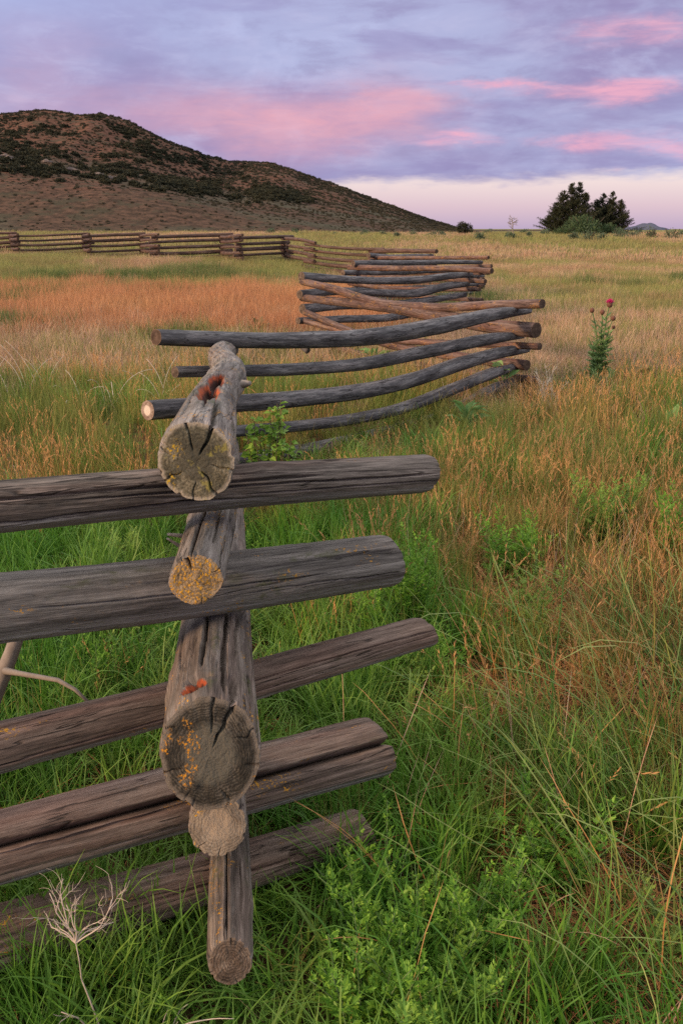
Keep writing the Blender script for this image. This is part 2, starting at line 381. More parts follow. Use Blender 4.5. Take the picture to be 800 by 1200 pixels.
def log(pts, rad, mat, emat, seed, parent, na=40, ds=.06, dense=None, cracks=(), ecracks=(), rough=1.0, tilt=(0, 0), far_mat=None, label=None, holes=(), auto=1.0, elabel=None, flat=0):
    pts = [np.array(p, float) for p in pts]
    L = sum(np.linalg.norm(pts[i+1]-pts[i]) for i in range(len(pts)-1))
    if dense:
        S = np.concatenate([np.arange(0, dense, ds), np.arange(dense, L-.02, .05), [L]])/L
    else:
        S = np.linspace(0, 1, max(8, int(L/ds)))
    s, c, R = smooth_path(pts, rad, S)
    T = np.gradient(c, s, axis=0); T /= np.linalg.norm(T, axis=1)[:, None]
    up = np.array([0, 0, 1.])-T*T[:, 2:3]; up /= np.linalg.norm(up, axis=1)[:, None]
    sd = np.cross(T, up)
    th = np.linspace(0, 2*np.pi, na, endpoint=False)
    SS, TH = np.meshgrid(s, th, indexing='ij'); RR = np.repeat(R[:, None], na, 1)
    cy, cz = np.cos(TH)*RR, np.sin(TH)*RR
    o = seed*13.7
    f = 1+rough*(.05*pn(SS*1.3+o, np.cos(TH)*1.1, np.sin(TH)*1.1)+.035*pn(SS*3+o, np.cos(TH)*2.2, np.sin(TH)*2.2)+.02*pn(SS*.9, np.cos(TH)*5+o, np.sin(TH)*5))
    r = RR*f
    rotv = np.zeros_like(r)
    if na > 100:
        g1 = pn(SS*1.6+o, cy*75, cz*75); r = r+.0011*g1
        g2 = pn(SS*1.1+o*2, cy*26, cz*26)
        ln = ss(.055, 0, np.abs(g2))*ss(-.05, .25, pn(SS*1.8+o, cy*11, cz*11))
        r = r-.006*auto*ln
        r = r+.0007*pn(SS*60, cy*120, cz*120)
    if na > 100:
        r = r-.0045*ss(.1, .7, pn(np.cos(TH)*5+o, np.sin(TH)*5, seed))*np.exp(-(SS/.012)**2)-.0025*np.exp(-(SS/.006)**2)
    kr = np.random.RandomState(seed+500)
    for q in range(0 if na < 40 else 9 if na < 100 else 5):
        sk, tk = kr.uniform(.12, min(L, 3.5)), kr.uniform(0, 2*np.pi); wk = R[0]*kr.uniform(.22, .5)
        d2 = ((SS-sk)/1.5)**2+(RR*((TH-tk+np.pi) % (2*np.pi)-np.pi))**2
        r = r+wk*.30*np.exp(-d2/wk**2)-wk*.35*np.exp(-d2/(wk*.38)**2)
    for (s0, s1, t0, w, dep, wob) in cracks:
        tc = R_(t0)+wob*pn(SS*3+t0, 1.7)+.3*wob*pn(SS*14+t0, 3.3)
        d = RR*np.abs((TH-tc+np.pi) % (2*np.pi)-np.pi)
        tap = ss(s0-.03, s0+.06, SS)*ss(s1+.02, s1-.22*(s1-s0), SS)
        ww = w*(tap*.85+.15)*(1+.35*pn(SS*9, t0))
        r = r-dep*tap*np.clip(1-(d/np.maximum(ww, 1e-4))**2, 0, 1)
    for (sc, tc, ls, lt, dep, col) in holes:
        dd = ((SS-sc)/ls)**2+((((TH-R_(tc)+np.pi) % (2*np.pi)-np.pi)*RR)/lt)**2
        dd = dd*(1+.8*pn(SS*11, TH*3.5, seed))
        k = np.clip(1.25-dd, 0, 1); r = r-dep*ss(0, .7, k)
        rotv = np.maximum(rotv, col*ss(.10, .4, k))
    cc = c[:, None, :]
    sh = (np.cos(TH)*tilt[0]+np.sin(TH)*tilt[1])*RR*np.exp(-(SS/(R[0]*2.0))**2)
    pos = cc+sd[:, None, :]*(np.cos(TH)*r)[..., None]+up[:, None, :]*(np.sin(TH)*r)[..., None]+T[:, None, :]*sh[..., None]
    ns = len(s)
    i = np.arange(ns*na).reshape(ns, na)
    j = np.roll(i, -1, 1)
    F = np.stack([i[:-1], i[1:], j[1:], j[:-1]], -1).reshape(-1, 4)
    lc = np.stack([SS+o, cy, cz], -1); lnn = np.stack([SS, np.cos(TH), np.sin(TH)], -1)
    ob = mk('rail', pos.reshape(-1, 3), [F], mat, None, True, {'lc': ('FLOAT_VECTOR', lc), 'ln': ('FLOAT_VECTOR', lnn), 'rot': ('FLOAT', rotv)})
    for at, em, det in ((0, emat, na > 100), (-1, far_mat or emat, False)):
        rim = pos[at]; cen = rim.mean(0); out = -T[at] if at == 0 else T[at]
        nr = 46 if det else 5
        rho = np.linspace(0, 1, nr+1)[1:] if not det else (np.linspace(0, 1, nr+1)[1:])**.9
        RO, TT = np.meshgrid(rho, th, indexing='ij')
        q = cen+(rim-cen)[None]*RO[..., None]
        dist = np.linalg.norm((rim-cen), axis=1)[None]*RO
        dm = (.05*R[at])*(1-RO**4)
        if det:
            X1, Y1 = dist*np.cos(TT), dist*np.sin(TT)
            dm = dm+(.0022*fbm(X1*38+o, Y1*38, 0, 3)+.0008*pn(X1*160, Y1*160))*ss(1, .93, RO)
            for (t0, l0, w, dep) in ecracks:
                a = TT-R_(t0)-.18*pn(dist*45+t0, 2.2)
                dd = np.where(np.cos(a) > 0, np.abs(dist*np.sin(a)), 9)
                k = np.clip(1-dd/(w*(.35+.65*RO)), 0, 1)*ss(1-l0-.03, 1-l0+.12, RO)
                dm = dm-dep*k
        q = q+out*dm[..., None]
        V = np.concatenate([[cen+out*dm[0].mean()], q.reshape(-1, 3)])
        i2 = np.arange(nr*na).reshape(nr, na)+1; j2 = np.roll(i2, -1, 1)
        Fq = np.stack([i2[:-1], i2[1:], j2[1:], j2[:-1]], -1).reshape(-1, 4)
        Ft = np.stack([np.zeros(na, int), i2[0], j2[0]], -1)
        if at == 0: Fq = Fq[:, ::-1]; Ft = Ft[:, ::-1]
        l2 = np.concatenate([[[0, 0, 0]], np.stack([RO*0, dist*np.cos(TT), dist*np.sin(TT)], -1).reshape(-1, 3)])
        l3 = np.concatenate([[[0, 0, 0]], np.stack([RO, np.cos(TT), np.sin(TT)], -1).reshape(-1, 3)])
        e = mk('cut_end', V, [Fq, Ft], em, ob, True, {'lc': ('FLOAT_VECTOR', l2), 'ln': ('FLOAT_VECTOR', l3)})
        if at == 0 and elabel: e['label'] = elabel
    ob.parent = parent
    ob.matrix_parent_inverse = parent_inv[parent.name]
    if label: ob['label'] = label
    return ob
from mathutils import Matrix
parent_inv = {o.name: Matrix.Translation(-o.location) for o in (fence, far_fence)}
def tube(p0, p1, r0, r1, name, mat, parent, seed=0, bend=.02, na=8, n=8, inv=None):
    p0 = np.array(p0, float); p1 = np.array(p1, float)
    t = np.linspace(0, 1, n)[:, None]
    c = p0+(p1-p0)*t+bend*np.stack([pn(t[:, 0]*2+seed, 1), pn(t[:, 0]*2+seed, 5), pn(t[:, 0]*2+seed, 9)], -1)*np.sin(np.pi*t)
    V, F = tubes([(c, np.linspace(r0, r1, n))], na)
    o = mk(name, V, F, mat, parent)
    if inv is not None: o.matrix_parent_inverse = inv
    return o
def tubes(lst, na=6):
    VV, FF = [], []; b = 0
    FT = []
    for c, R in lst:
        c = np.asarray(c, float); n = len(c)
        T = np.gradient(c, axis=0); T /= np.linalg.norm(T, axis=1)[:, None]+1e-9
        ref = np.array([.3, .9, .1]); a = np.cross(T, ref); a /= np.linalg.norm(a, axis=1)[:, None]+1e-9
        bb = np.cross(T, a)
        th = np.linspace(0, 2*np.pi, na, endpoint=False)
        V = c[:, None]+(a[:, None]*np.cos(th)[None, :, None]+bb[:, None]*np.sin(th)[None, :, None])*np.asarray(R)[:, None, None]
        V = V.reshape(-1, 3); i = np.arange(n*na).reshape(n, na)+b; j = np.roll(i, -1, 1)
        FF.append(np.stack([i[:-1], j[:-1], j[1:], i[1:]], -1).reshape(-1, 4))
        V = np.concatenate([V, [c[-1]]]); FT.append(np.stack([i[-1], j[-1], np.full(na, b+n*na)], -1))
        VV.append(V); b += len(V)
    return np.concatenate(VV), [np.concatenate(FF), np.concatenate(FT)]
def pr(px): return px/1000.0

NA = 224
def near(pts, rad, **k):
    return log(pts, rad, na=NA, ds=.006, **k)
# --- poles running away from the camera (ends facing us), far ends at the second corner
a1 = near([P(230, 541, 1.40), P(251, 468, 2.5), P(269, 440, 3.5), P(262, 413, 5.6), P(268, 409, 5.95)], [.068, .067, .070, .075, .07], mat=M['wood_top'], emat=M['end_top'], seed=1, parent=fence, dense=2.2,
     cracks=[(0, .6, 62, .006, .02, .12), (.15, 1.2, 118, .004, .012, .2), (0, .3, -58, .004, .012, .1), (.1, .9, 20, .003, .01, .2), (.25, 1.4, 85, .004, .012, .3)],
     ecracks=[(62, .8, .0045, .018), (105, .72, .003, .01), (-60, .72, .003, .012), (-15, .6, .002, .008), (210, .55, .002, .006), (-95, .5, .0018, .006), (160, .3, .002, .005)],
     tilt=(-.25, .18), holes=[(.66, 88, .24, .030, .05, 1.0), (1.05, 80, .20, .026, .045, 1.0)], elabel='end grain crusted with yellow green lichen', label='topmost pole with red rotten hollows on its back')
near([P(230, 679, 1.47), P(249, 610, 1.9), P(258, 520, 3.6), P(262, 470, 5.9)], [.050, .053, .052, .05], mat=M['wood_top'], emat=M['end_orange'], seed=2, parent=fence, dense=.9,
     cracks=[(0, .45, 100, .005, .02, .12), (.1, .5, 60, .004, .01, .1)], ecracks=[(112, .55, .004, .018), (20, .3, .0015, .005), (-80, .3, .0015, .005)], tilt=(.1, .10), elabel='pale end grain spotted with orange lichen')
near([P(246, 882, 1.35), P(250, 790, 1.62), P(258, 670, 2.4), P(268, 520, 5.9)], [.093, .086, .082, .07], mat=M['wood_big'], emat=M['end_big'], seed=3, parent=fence, dense=1.1,
     cracks=[(0, .10, 60, .012, .03, .05), (.03, .75, 70, .006, .026, .12), (.13, .8, 100, .005, .02, .12), (.10, .5, 140, .003, .012, .2), (.0, .3, 30, .003, .012, .1), (.2, .9, 50, .004, .014, .2)],
     ecracks=[(60, .85, .006, .026), (84, .62, .004, .016), (200, .4, .0025, .008), (-70, .35, .0025, .008), (-20, .3, .0025, .008), (150, .3, .002, .006), (-110, .2, .002, .006), (235, .25, .002, .006), (20, .45, .002, .008)], tilt=(0, .50),
     holes=[(.085, 105, .010, .032, .016, .0), (.052, 110, .020, .026, .026, 1.0)], elabel='wide dark end grain with orange lichen on its left rim', label='thickest pole with a split back')
near([P(255, 966, 1.44), P(258, 930, 1.65), P(266, 800, 2.6), P(270, 560, 5.9)], [.059, .058, .056, .05], mat=M['wood_big'], emat=M['end_tan'], seed=4, parent=fence, dense=.7,
     cracks=[(0, .4, 80, .003, .01, .1)], ecracks=[(-85, .3, .0015, .006), (-130, .35, .0015, .006), (150, .2, .001, .004)], tilt=(-.1, .30), elabel='pale tan end grain with clear rings')
near([P(270, 1127, 1.37), P(270, 1040, 1.60), P(268, 900, 2.3), P(272, 600, 5.9)], [.047, .049, .049, .045], mat=M['wood_big'], emat=M['end_brown'], seed=5, parent=fence, dense=.8,
     cracks=[(0, .55, 98, .003, .014, .1), (.05, .3, 60, .002, .008, .1)], ecracks=[(85, .35, .002, .008), (-70, .25, .0015, .006), (200, .25, .0015, .006)], tilt=(0, .30), elabel='brown end grain of the lowest pole')
for k, (a, b, r0, r1) in enumerate([((207, 640), (196, 631), .0045, .002), ((209, 628), (197, 626), .005, .003)]):
    tube(P(a[0]+4, a[1], 1.72), P(b[0], b[1], 1.69), r0, r1, 'branch_stub', M['twig_white'], fence, k, .0, inv=parent_inv[fence.name])
tube(P(285, 450, 2.62), P(293, 449, 2.60), .014, .007, 'branch_stub', M['wood_big'] if 0 else M['twig_grey'], fence, 5, 0, inv=parent_inv[fence.name])
# --- rails running left past the camera, cut ends on the right
DB = np.array([.89, .45, 0]); C1 = np.array([-.275, 1.75, 0])
def brail(endpx, endpy, leftpy, r_end, r_left, midoff=0., **k):
    def hit(px):                        # where the panel's line is seen at column px
        a = (px-400)/1000.0/1.0
        s = 0
        for _ in range(20):
            Y = C1[1]+.45*s; s = (a*(Y/.90)-C1[0])/.89
        return C1[1]+.45*s
    e = P(endpx, endpy, hit(endpx)); Lp = P(0, leftpy, hit(0))
    mp = P(230, endpy+(leftpy-endpy)*((endpx-230)/endpx)+midoff, hit(230))
    d = (Lp-mp)/np.linalg.norm(Lp-mp); d2 = d*np.array([1, 1, .0])
    far = Lp+d2*2.6+np.array([0, 0, (.0)])
    return near([e, mp, Lp, Lp+d*.5, far], [r_end, (r_end+r_left)/2, r_left, r_left, r_left*1.05], dense=1.9, parent=fence, **k)
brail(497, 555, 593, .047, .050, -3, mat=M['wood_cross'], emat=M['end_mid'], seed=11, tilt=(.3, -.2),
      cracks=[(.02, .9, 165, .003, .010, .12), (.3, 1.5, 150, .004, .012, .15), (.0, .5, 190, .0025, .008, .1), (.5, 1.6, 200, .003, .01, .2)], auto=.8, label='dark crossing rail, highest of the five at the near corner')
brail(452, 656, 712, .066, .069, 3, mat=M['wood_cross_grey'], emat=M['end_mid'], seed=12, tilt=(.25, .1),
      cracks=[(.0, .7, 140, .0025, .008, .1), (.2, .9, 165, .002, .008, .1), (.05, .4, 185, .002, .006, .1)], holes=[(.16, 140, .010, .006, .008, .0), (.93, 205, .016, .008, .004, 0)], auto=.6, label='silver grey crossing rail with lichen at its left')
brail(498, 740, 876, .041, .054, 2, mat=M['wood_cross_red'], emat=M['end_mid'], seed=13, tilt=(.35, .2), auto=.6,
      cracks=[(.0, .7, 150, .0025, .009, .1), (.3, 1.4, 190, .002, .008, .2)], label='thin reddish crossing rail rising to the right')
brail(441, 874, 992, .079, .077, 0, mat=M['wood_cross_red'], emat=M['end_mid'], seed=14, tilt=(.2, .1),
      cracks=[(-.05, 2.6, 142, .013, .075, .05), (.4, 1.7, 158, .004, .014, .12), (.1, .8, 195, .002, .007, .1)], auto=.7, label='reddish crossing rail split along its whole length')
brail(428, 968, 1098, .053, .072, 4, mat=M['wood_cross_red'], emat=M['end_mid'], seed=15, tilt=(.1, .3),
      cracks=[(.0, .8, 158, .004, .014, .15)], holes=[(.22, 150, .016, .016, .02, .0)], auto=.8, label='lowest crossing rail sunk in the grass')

# --- third panel: dark rails bowed from the second corner to the right-hand corner
def dep(px, x0, y0, x1, y1):
    """forward distance of the panel line (x0,y0)-(x1,y1) at column px"""
    a = (px-400)/1000.0*.987
    s = (a*y0-x0)/((x1-x0)-a*(y1-y0)); return y0+s*(y1-y0)
C2 = (-.82, 5.6); R1 = (1.80, 9.0); L2 = (-.55, 12.4)
def prail(A, B, pts, rad, mat, emat, seed, parent=None, offs=0., **k):
    q = [P(x, y, dep(x, A[0], A[1], B[0], B[1])+offs) for x, y in pts]
    return log(q, [v*.92 for v in rad], mat, emat, seed, parent or fence, na=48, ds=.03, **k)
mg, mr = M['wood_mid_shaded'], M['wood_mid_sunlit']
top3 = prail(C2, R1, [(183, 395), (260, 398), (340, 399), (440, 394), (520, 381), (588, 367), (620, 364)], [.052, .056, .062, .074, .078, .066, .034], mg, M['end_mid'], 21, label='dark bowed rail, highest between the second and third corners')
prail(C2, R1, [(205, 436), (260, 435), (340, 433), (420, 427), (500, 412), (575, 397), (612, 393)], [.038, .042, .048, .056, .062, .062, .035], mg, M['end_brown'], 22)
prail(C2, R1, [(173, 481), (260, 474), (340, 468), (420, 459), (480, 446), (540, 426), (600, 411), (618, 410)], [.066, .066, .066, .068, .07, .072, .06, .03], mg, M['end_pale'], 23, elabel='pale disc of bare end grain')
prail(C2, R1, [(215, 508), (280, 505), (340, 500), (420, 490), (472, 478), (520, 460), (575, 438), (603, 430)], [.04, .042, .046, .05, .055, .06, .062, .04], mg, M['end_mid'], 24)
prail(C2, R1, [(230, 545), (340, 530), (460, 504), (520, 487), (580, 455), (612, 444)], [.05, .05, .055, .06, .062, .05], mg, M['end_mid'], 25)
tube(P(352, 402, 6.47), P(361, 412, 6.42), .035, .022, 'branch_stub', mg, fence, 3, 0, na=12, inv=parent_inv[fence.name])
# --- fourth panel: reddish rails, thick ends to the right
A, B = (1.98, 8.75), L2
prail(A, B, [(635, 356), (590, 357), (500, 360), (440, 354), (395, 340), (354, 330)], [.05, .052, .055, .06, .06, .05], mr, M['end_mid'], 31)
prail(A, B, [(628, 387), (580, 383), (520, 372), (460, 361), (400, 354), (354, 349)], [.084, .082, .078, .072, .062, .055], mr, M['end_mid'], 32, label='thickest of the reddish rails beyond the third corner')
prail(A, B, [(632, 406), (580, 404), (520, 402), (440, 396), (390, 385), (356, 376)], [.038, .04, .042, .042, .045, .045], mr, M['end_mid'], 33)
prail(A, B, [(617, 428), (580, 424), (520, 415), (460, 405), (410, 388), (358, 366)], [.06, .058, .056, .053, .05, .048], mr, M['end_mid'], 34)
prail(A, B, [(627, 446), (570, 440), (500, 430), (440, 420), (396, 408), (352, 392)], [.05, .05, .05, .05, .05, .05], mr, M['end_mid'], 35)
# --- fifth panel
R2 = (2.2, 15.4); L3 = (.33, 18.3); R3 = (3.3, 21.3); L4 = (.9, 24.5); R4 = (2.75, 27.6)
prail(L2, R2, [(353, 324), (395, 327), (436, 329), (490, 328), (530, 323), (552, 322)], [.07, .06, .06, .065, .06, .045], mg, M['end_brown'], 41)
prail(L2, R2, [(351, 345), (400, 341), (440, 343), (491, 343), (525, 335), (548, 333)], [.065, .06, .06, .075, .07, .045], mg, M['end_brown'], 42)
prail(L2, R2, [(354, 362), (400, 358), (440, 358), (500, 352), (545, 345)], [.075, .065, .06, .06, .05], mg, M['end_brown'], 43)
prail(L2, R2, [(349, 376), (400, 374), (457, 372), (500, 364), (545, 356)], [.05, .06, .065, .06, .05], mg, M['end_brown'], 44)
prail(L2, R2, [(355, 392), (400, 391), (457, 388), (500, 380), (545, 369)], [.05, .06, .065, .06, .05], mg, M['end_brown'], 45)
# --- panels beyond, each laid over the one before
rg = random.Random(5)
def panel(A, B, mat, emat, seed, parent, oa=.28, ob=.22, dz=0, n=5, na=20, rr=.048, top=.97):
    A = np.array(A); B = np.array(B); d = (B-A)/np.linalg.norm(B-A); nrm = np.array([-d[1], d[0]])
    for k in range(n):
        ja = oa+rg.uniform(-.15, .25); jb = ob+rg.uniform(-.15, .12)
        a = A-d*ja; b = B+d*jb; za = top-(1.025/n)*(n-1-k)+rg.uniform(-.02, .02); zb = za-.10
        bow = rg.uniform(-.05, .02); sb = rg.uniform(-.12, .12); r = rr*rg.uniform(.8, 1.25)
        pts = []; rad = []
        for t in (0, .3, .65, 1):
            p = a+(b-a)*t+nrm*sb*math.sin(math.pi*t)
            pts.append((p[0], p[1], zg(*p)*1.0+za+(zb-za)*t+bow*math.sin(math.pi*t)+dz)); rad.append(r*(1.12-.24*t if seed % 2 else .9+.2*t))
        log(pts, rad, mat, emat, seed*10+k, parent, na=na, ds=.12)
panel((R2[0]+.12, R2[1]-.1), L3, mr, M['end_mid'], 6, fence, .15, n=6)
panel(L3, (R3[0], R3[1]), mg, M['end_brown'], 7, fence, n=6)
panel(R3, L4, mr, M['end_mid'], 8, fence, n=6)
panel(L4, R4, mg, M['end_brown'], 9, fence, n=6)
FC = [(R4[0], R4[1])]
for px, Y in [(440, 30), (366, 31.5), (333, 35), (282, 33), (260, 36.5), (184, 35.5), (166, 39), (106, 38.2), (99, 42), (22, 41), (14, 44.8), (-62, 44), (-75, 47.5), (-150, 47)]:
    FC.append(((px-400)/1000*Y*.955, Y))
for i in range(len(FC)-1):
    panel(FC[i], FC[i+1], M['wood_far'], M['end_mid'], 20+i, far_fence, .3, .3, 0, 5, 10, .062, .98)

# ------------------------------------------------------------------ grass
rng = np.random.RandomState(11)
def blades(n, rad, l0, l1, w, lean=.35, curl=.9, seed=0, K=5, name='tuft', mat=None, coll=None, heads=0, headlen=.07, flat=False, dirbias=None, clump=False):
    r = np.random.RandomState(seed)
    a = r.uniform(0, 2*np.pi, n); rr = rad*np.sqrt(r.uniform(0, 1, n))
    if clump: rr *= r.uniform(0, 1, n)
    bx, by = rr*np.cos(a), rr*np.sin(a)
    L = r.uniform(l0, l1, n)*np.clip(r.normal(1, .15, n), .5, 1.5)
    az = r.uniform(0, 2*np.pi, n)
    if dirbias is not None: az = dirbias+r.normal(0, .7, n)
    t0 = np.abs(r.normal(0, lean, n)); cu = np.abs(r.normal(0, curl, n))
    if flat: t0 = r.uniform(1.2, 1.55, n); cu = r.normal(0, .15, n)
    W = w*r.uniform(.6, 1.3, n)
    bv = r.uniform(0, 1, n)
    pts = [np.stack([bx, by, np.full(n, .01 if flat else -.01)], -1)]
    hd = az.copy()
    for k in range(K):
        ang = np.minimum(t0+cu*((k+.5)/K)**1.6, 2.3)
        hd = hd+r.normal(0, .08, n)
        st = (L/K)[:, None]*np.stack([np.sin(ang)*np.cos(hd), np.sin(ang)*np.sin(hd), np.cos(ang)], -1)
        pts.append(pts[-1]+st)
    C = np.stack(pts, 1)
    if flat: C[..., 2] = np.clip(C[..., 2], .004, None)+r.uniform(0, .03, n)[:, None]
    tw = az+np.pi/2+r.normal(0, .6, n)
    sd = np.stack([np.cos(tw), np.sin(tw), np.zeros(n)], -1)
    prof = np.array([.75, 1.0, .95, .8, .5, .06]) if K == 5 else np.concatenate([np.linspace(1, .8, K), [.08]])
    V = np.stack([C-sd[:, None]*(W[:, None]*prof)[..., None]/2, C+sd[:, None]*(W[:, None]*prof)[..., None]/2], 2)
    nv = 2*(K+1); b = np.arange(n)[:, None]*nv+np.arange(K)[None]*2
    F = np.stack([b, b+1, b+3, b+2], -1).reshape(-1, 4)
    V = V.reshape(-1, 3); BV = np.repeat(bv, nv); BH = np.tile(np.repeat(np.linspace(0, 1, K+1), 2), n)
    faces = [F]
    if heads:
        hs = np.where(r.uniform(0, 1, n) < heads)[0]; m = 9
        base = len(V); HV = []
        for h in hs:
            tip = C[h, -1]; d = C[h, -1]-C[h, -2]; d /= np.linalg.norm(d)
            for q in range(m):
                p = tip-d*headlen*(q/m)
                o = r.normal(0, 1, 3); o -= d*o.dot(d); o /= np.linalg.norm(o); e = (d*1.2+o*.5); e /= np.linalg.norm(e)
                l = headlen*.28; s_ = np.cross(e, o)*.0016*(w/.0018)
                HV += [p, p+e*l*.5+s_, p+e*l, p+e*l*.5-s_]
        if HV:
            HV = np.array(HV); k = len(HV)//4
            V = np.concatenate([V, HV]); faces.append((np.arange(k)[:, None]*4+np.arange(4)[None]+base))
            BV = np.concatenate([BV, np.repeat(r.uniform(.4, 1, k), 4)]); BH = np.concatenate([BH, np.ones(4*k)])
    return mk(name, V, faces, mat, None, True, {'bv': ('FLOAT', BV), 'bh': ('FLOAT', BH)}, coll=coll)
def leaves(name, pos, d, L, W, mat, parent=None, coll=None, seed=0, fold=.25, shape='diamond', link=True, droop=0.):
    """leaf blades at pos pointing along d"""
    r = np.random.RandomState(seed); n = len(pos); d = d/(np.linalg.norm(d, axis=1)[:, None]+1e-9)
    q = r.normal(0, .5, (n, 3))+np.array([0, 0, 1.]); s = np.cross(d, q); s /= np.linalg.norm(s, axis=1)[:, None]+1e-9
    u = np.cross(s, d); L = np.broadcast_to(L, n)[:, None]; W = np.broadcast_to(W, n)[:, None]
    if shape == 'diamond':
        ks = [(0, 0), (.45, 1), (1, 0), (.45, -1)]
        V = np.stack([pos, pos+d*L*.45+s*W/2+u*W*fold, pos+d*L-u*L*droop, pos+d*L*.45-s*W/2+u*W*fold], 1).reshape(-1, 3)
        b = np.arange(n)[:, None]*4; F = [np.concatenate([b+np.array([[0, 1, 2]]), b+np.array([[0, 2, 3]])])]; k = 4
    else:
        prof = [(0, .0, 0), (.3, .8, .0), (.62, 1.0, .06), (1.0, .0, .22)]
        rows = []
        for t, w, dr in prof:
            c = pos+d*L*t-np.array([0, 0, 1.])*L*dr*droop*4
            rows += [c-s*W*w/2+u*W*fold*w, c, c+s*W*w/2+u*W*fold*w]
        V = np.stack(rows, 1).reshape(-1, 3); b = np.arange(n)[:, None, None]*12
        quad = np.array([[3*i+j, 3*i+j+1, 3*i+j+4, 3*i+j+3] for i in range(3) for j in range(2)])[None]
        F = [(b+quad).reshape(-1, 4)]; k = 12
    bv = np.repeat(r.uniform(0, 1, n), k)
    return mk(name, V, F, mat, parent, False, {'bv': ('FLOAT', bv), 'bh': ('FLOAT', bv*0+.5)}, coll=coll, link=link)
def weed_geo(seed, h, spread, nst, leafL, leafW, lobes=3):
    """upright leafy weed: stems and pinnate leaves"""
    r = np.random.RandomState(seed); st = []; P_, D_, L_ = [], [], []
    for i in range(nst):
        a = r.uniform(0, 2*np.pi); rr = spread*.35*math.sqrt(r.uniform()); hh = h*r.uniform(.6, 1.05)
        base = np.array([rr*math.cos(a), rr*math.sin(a), -.01]); ln = np.array([math.cos(a), math.sin(a), 0])*spread*r.uniform(.1, .6)
        t = np.linspace(0, 1, 7)[:, None]; c = base+ln*t**1.5+np.array([0, 0, hh])*t
        st.append((c, np.linspace(.0028, .001, 7)))
        nl = int(16*hh/.3)+6
        for k in range(nl):
            tt = (k+.5)/nl; p = base+ln*tt**1.5+np.array([0, 0, hh])*tt
            la = k*2.4+r.uniform(-.4, .4); el = .3+.8*tt+r.uniform(-.2, .2); ll = leafL*(1.15-.65*tt)*r.uniform(.7, 1.1)
            dd = np.array([math.cos(la)*math.cos(el), math.sin(la)*math.cos(el), math.sin(el)])
            P_.append(p+dd*ll*.5); D_.append(dd); L_.append(ll*.6)
            sv = np.cross(dd, [0, 0, 1]); sv /= np.linalg.norm(sv)+1e-9
            for q in range(lobes):
                f = .25+.6*q/max(1, lobes-1)
                for sg in (-1, 1):
                    P_.append(p+dd*ll*f); e = dd*.8+sv*sg*.9+np.array([0, 0, r.uniform(-.1, .2)]); D_.append(e); L_.append(ll*.42*(1.1-f*.5))
    return st, np.array(P_), np.array(D_), np.array(L_)
def src(name):
    return bpy.data.collections.new(name)
def scatter(name, pts, rz, sc, idx, coll, label, cat, tiltv=None):
    me = bpy.data.meshes.new(name); n = len(pts)
    me.vertices.add(n); me.vertices.foreach_set('co', np.asarray(pts, np.float32).ravel())
    rot = np.zeros((n, 3)); rot[:, 2] = rz
    if tiltv is not None: rot[:, :2] = tiltv
    a = me.attributes.new('rot', 'FLOAT_VECTOR', 'POINT'); a.data.foreach_set('vector', rot.astype(np.float32).ravel())
    if np.ndim(sc) == 1: sc = np.stack([sc]*3, -1)
    a = me.attributes.new('scl', 'FLOAT_VECTOR', 'POINT'); a.data.foreach_set('vector', np.asarray(sc, np.float32).ravel())
    a = me.attributes.new('idx', 'INT', 'POINT'); a.data.foreach_set('value', np.asarray(idx, np.int32))
    ob = bpy.data.objects.new(name, me); LC.objects.link(ob); tag(ob, label, cat, kind='stuff')
    g = bpy.data.node_groups.new(name+'_scatter', 'GeometryNodeTree')
    g.interface.new_socket('Geometry', in_out='INPUT', socket_type='NodeSocketGeometry')
    g.interface.new_socket('Geometry', in_out='OUTPUT', socket_type='NodeSocketGeometry')
    N, Lk = g.nodes, g.links
    gi, go = N.new('NodeGroupInput'), N.new('NodeGroupOutput')
    ci = N.new('GeometryNodeCollectionInfo'); ci.inputs['Collection'].default_value = coll
    ci.inputs['Separate Children'].default_value = True; ci.inputs['Reset Children'].default_value = True
    ip = N.new('GeometryNodeInstanceOnPoints'); ip.inputs['Pick Instance'].default_value = True
    def na_(nm, t):
        x = N.new('GeometryNodeInputNamedAttribute'); x.data_type = t; x.inputs['Name'].default_value = nm
        return [o for o in x.outputs if o.name == 'Attribute' and o.enabled][0]
    er = N.new('FunctionNodeEulerToRotation')
    Lk.new(na_('rot', 'FLOAT_VECTOR'), er.inputs[0])
    Lk.new(gi.outputs[0], ip.inputs['Points']); Lk.new(ci.outputs[0], ip.inputs['Instance'])
    Lk.new(er.outputs[0], ip.inputs['Rotation']); Lk.new(na_('scl', 'FLOAT_VECTOR'), ip.inputs['Scale'])
    Lk.new(na_('idx', 'INT'), ip.inputs['Instance Index'])
    Lk.new(ip.outputs[0], go.inputs[0])
    md = ob.modifiers.new('scatter', 'NODES'); md.node_group = g
    return ob
def area(y0, y1, dens, side=1.4, k=.46):
    ymid = np.linspace(y0, y1, 200); wd = 2*(ymid*k+side)
    n = int(np.trapezoid(wd, ymid)*dens) if hasattr(np, 'trapezoid') else int(np.trapz(wd, ymid)*dens)
    cdf = np.cumsum(wd); cdf /= cdf[-1]
    y = np.interp(rng.uniform(0, 1, n), cdf, ymid); x = rng.uniform(-1, 1, n)*(y*k+side)
    return x, y
def keep(x, y, p):
    m = rng.uniform(0, 1, len(x)) < np.clip(p, 0, 1); return x[m], y[m]
def n2(x, y, f, o=0): return pn(x*f+o, y*f+o*1.7, o*.3)
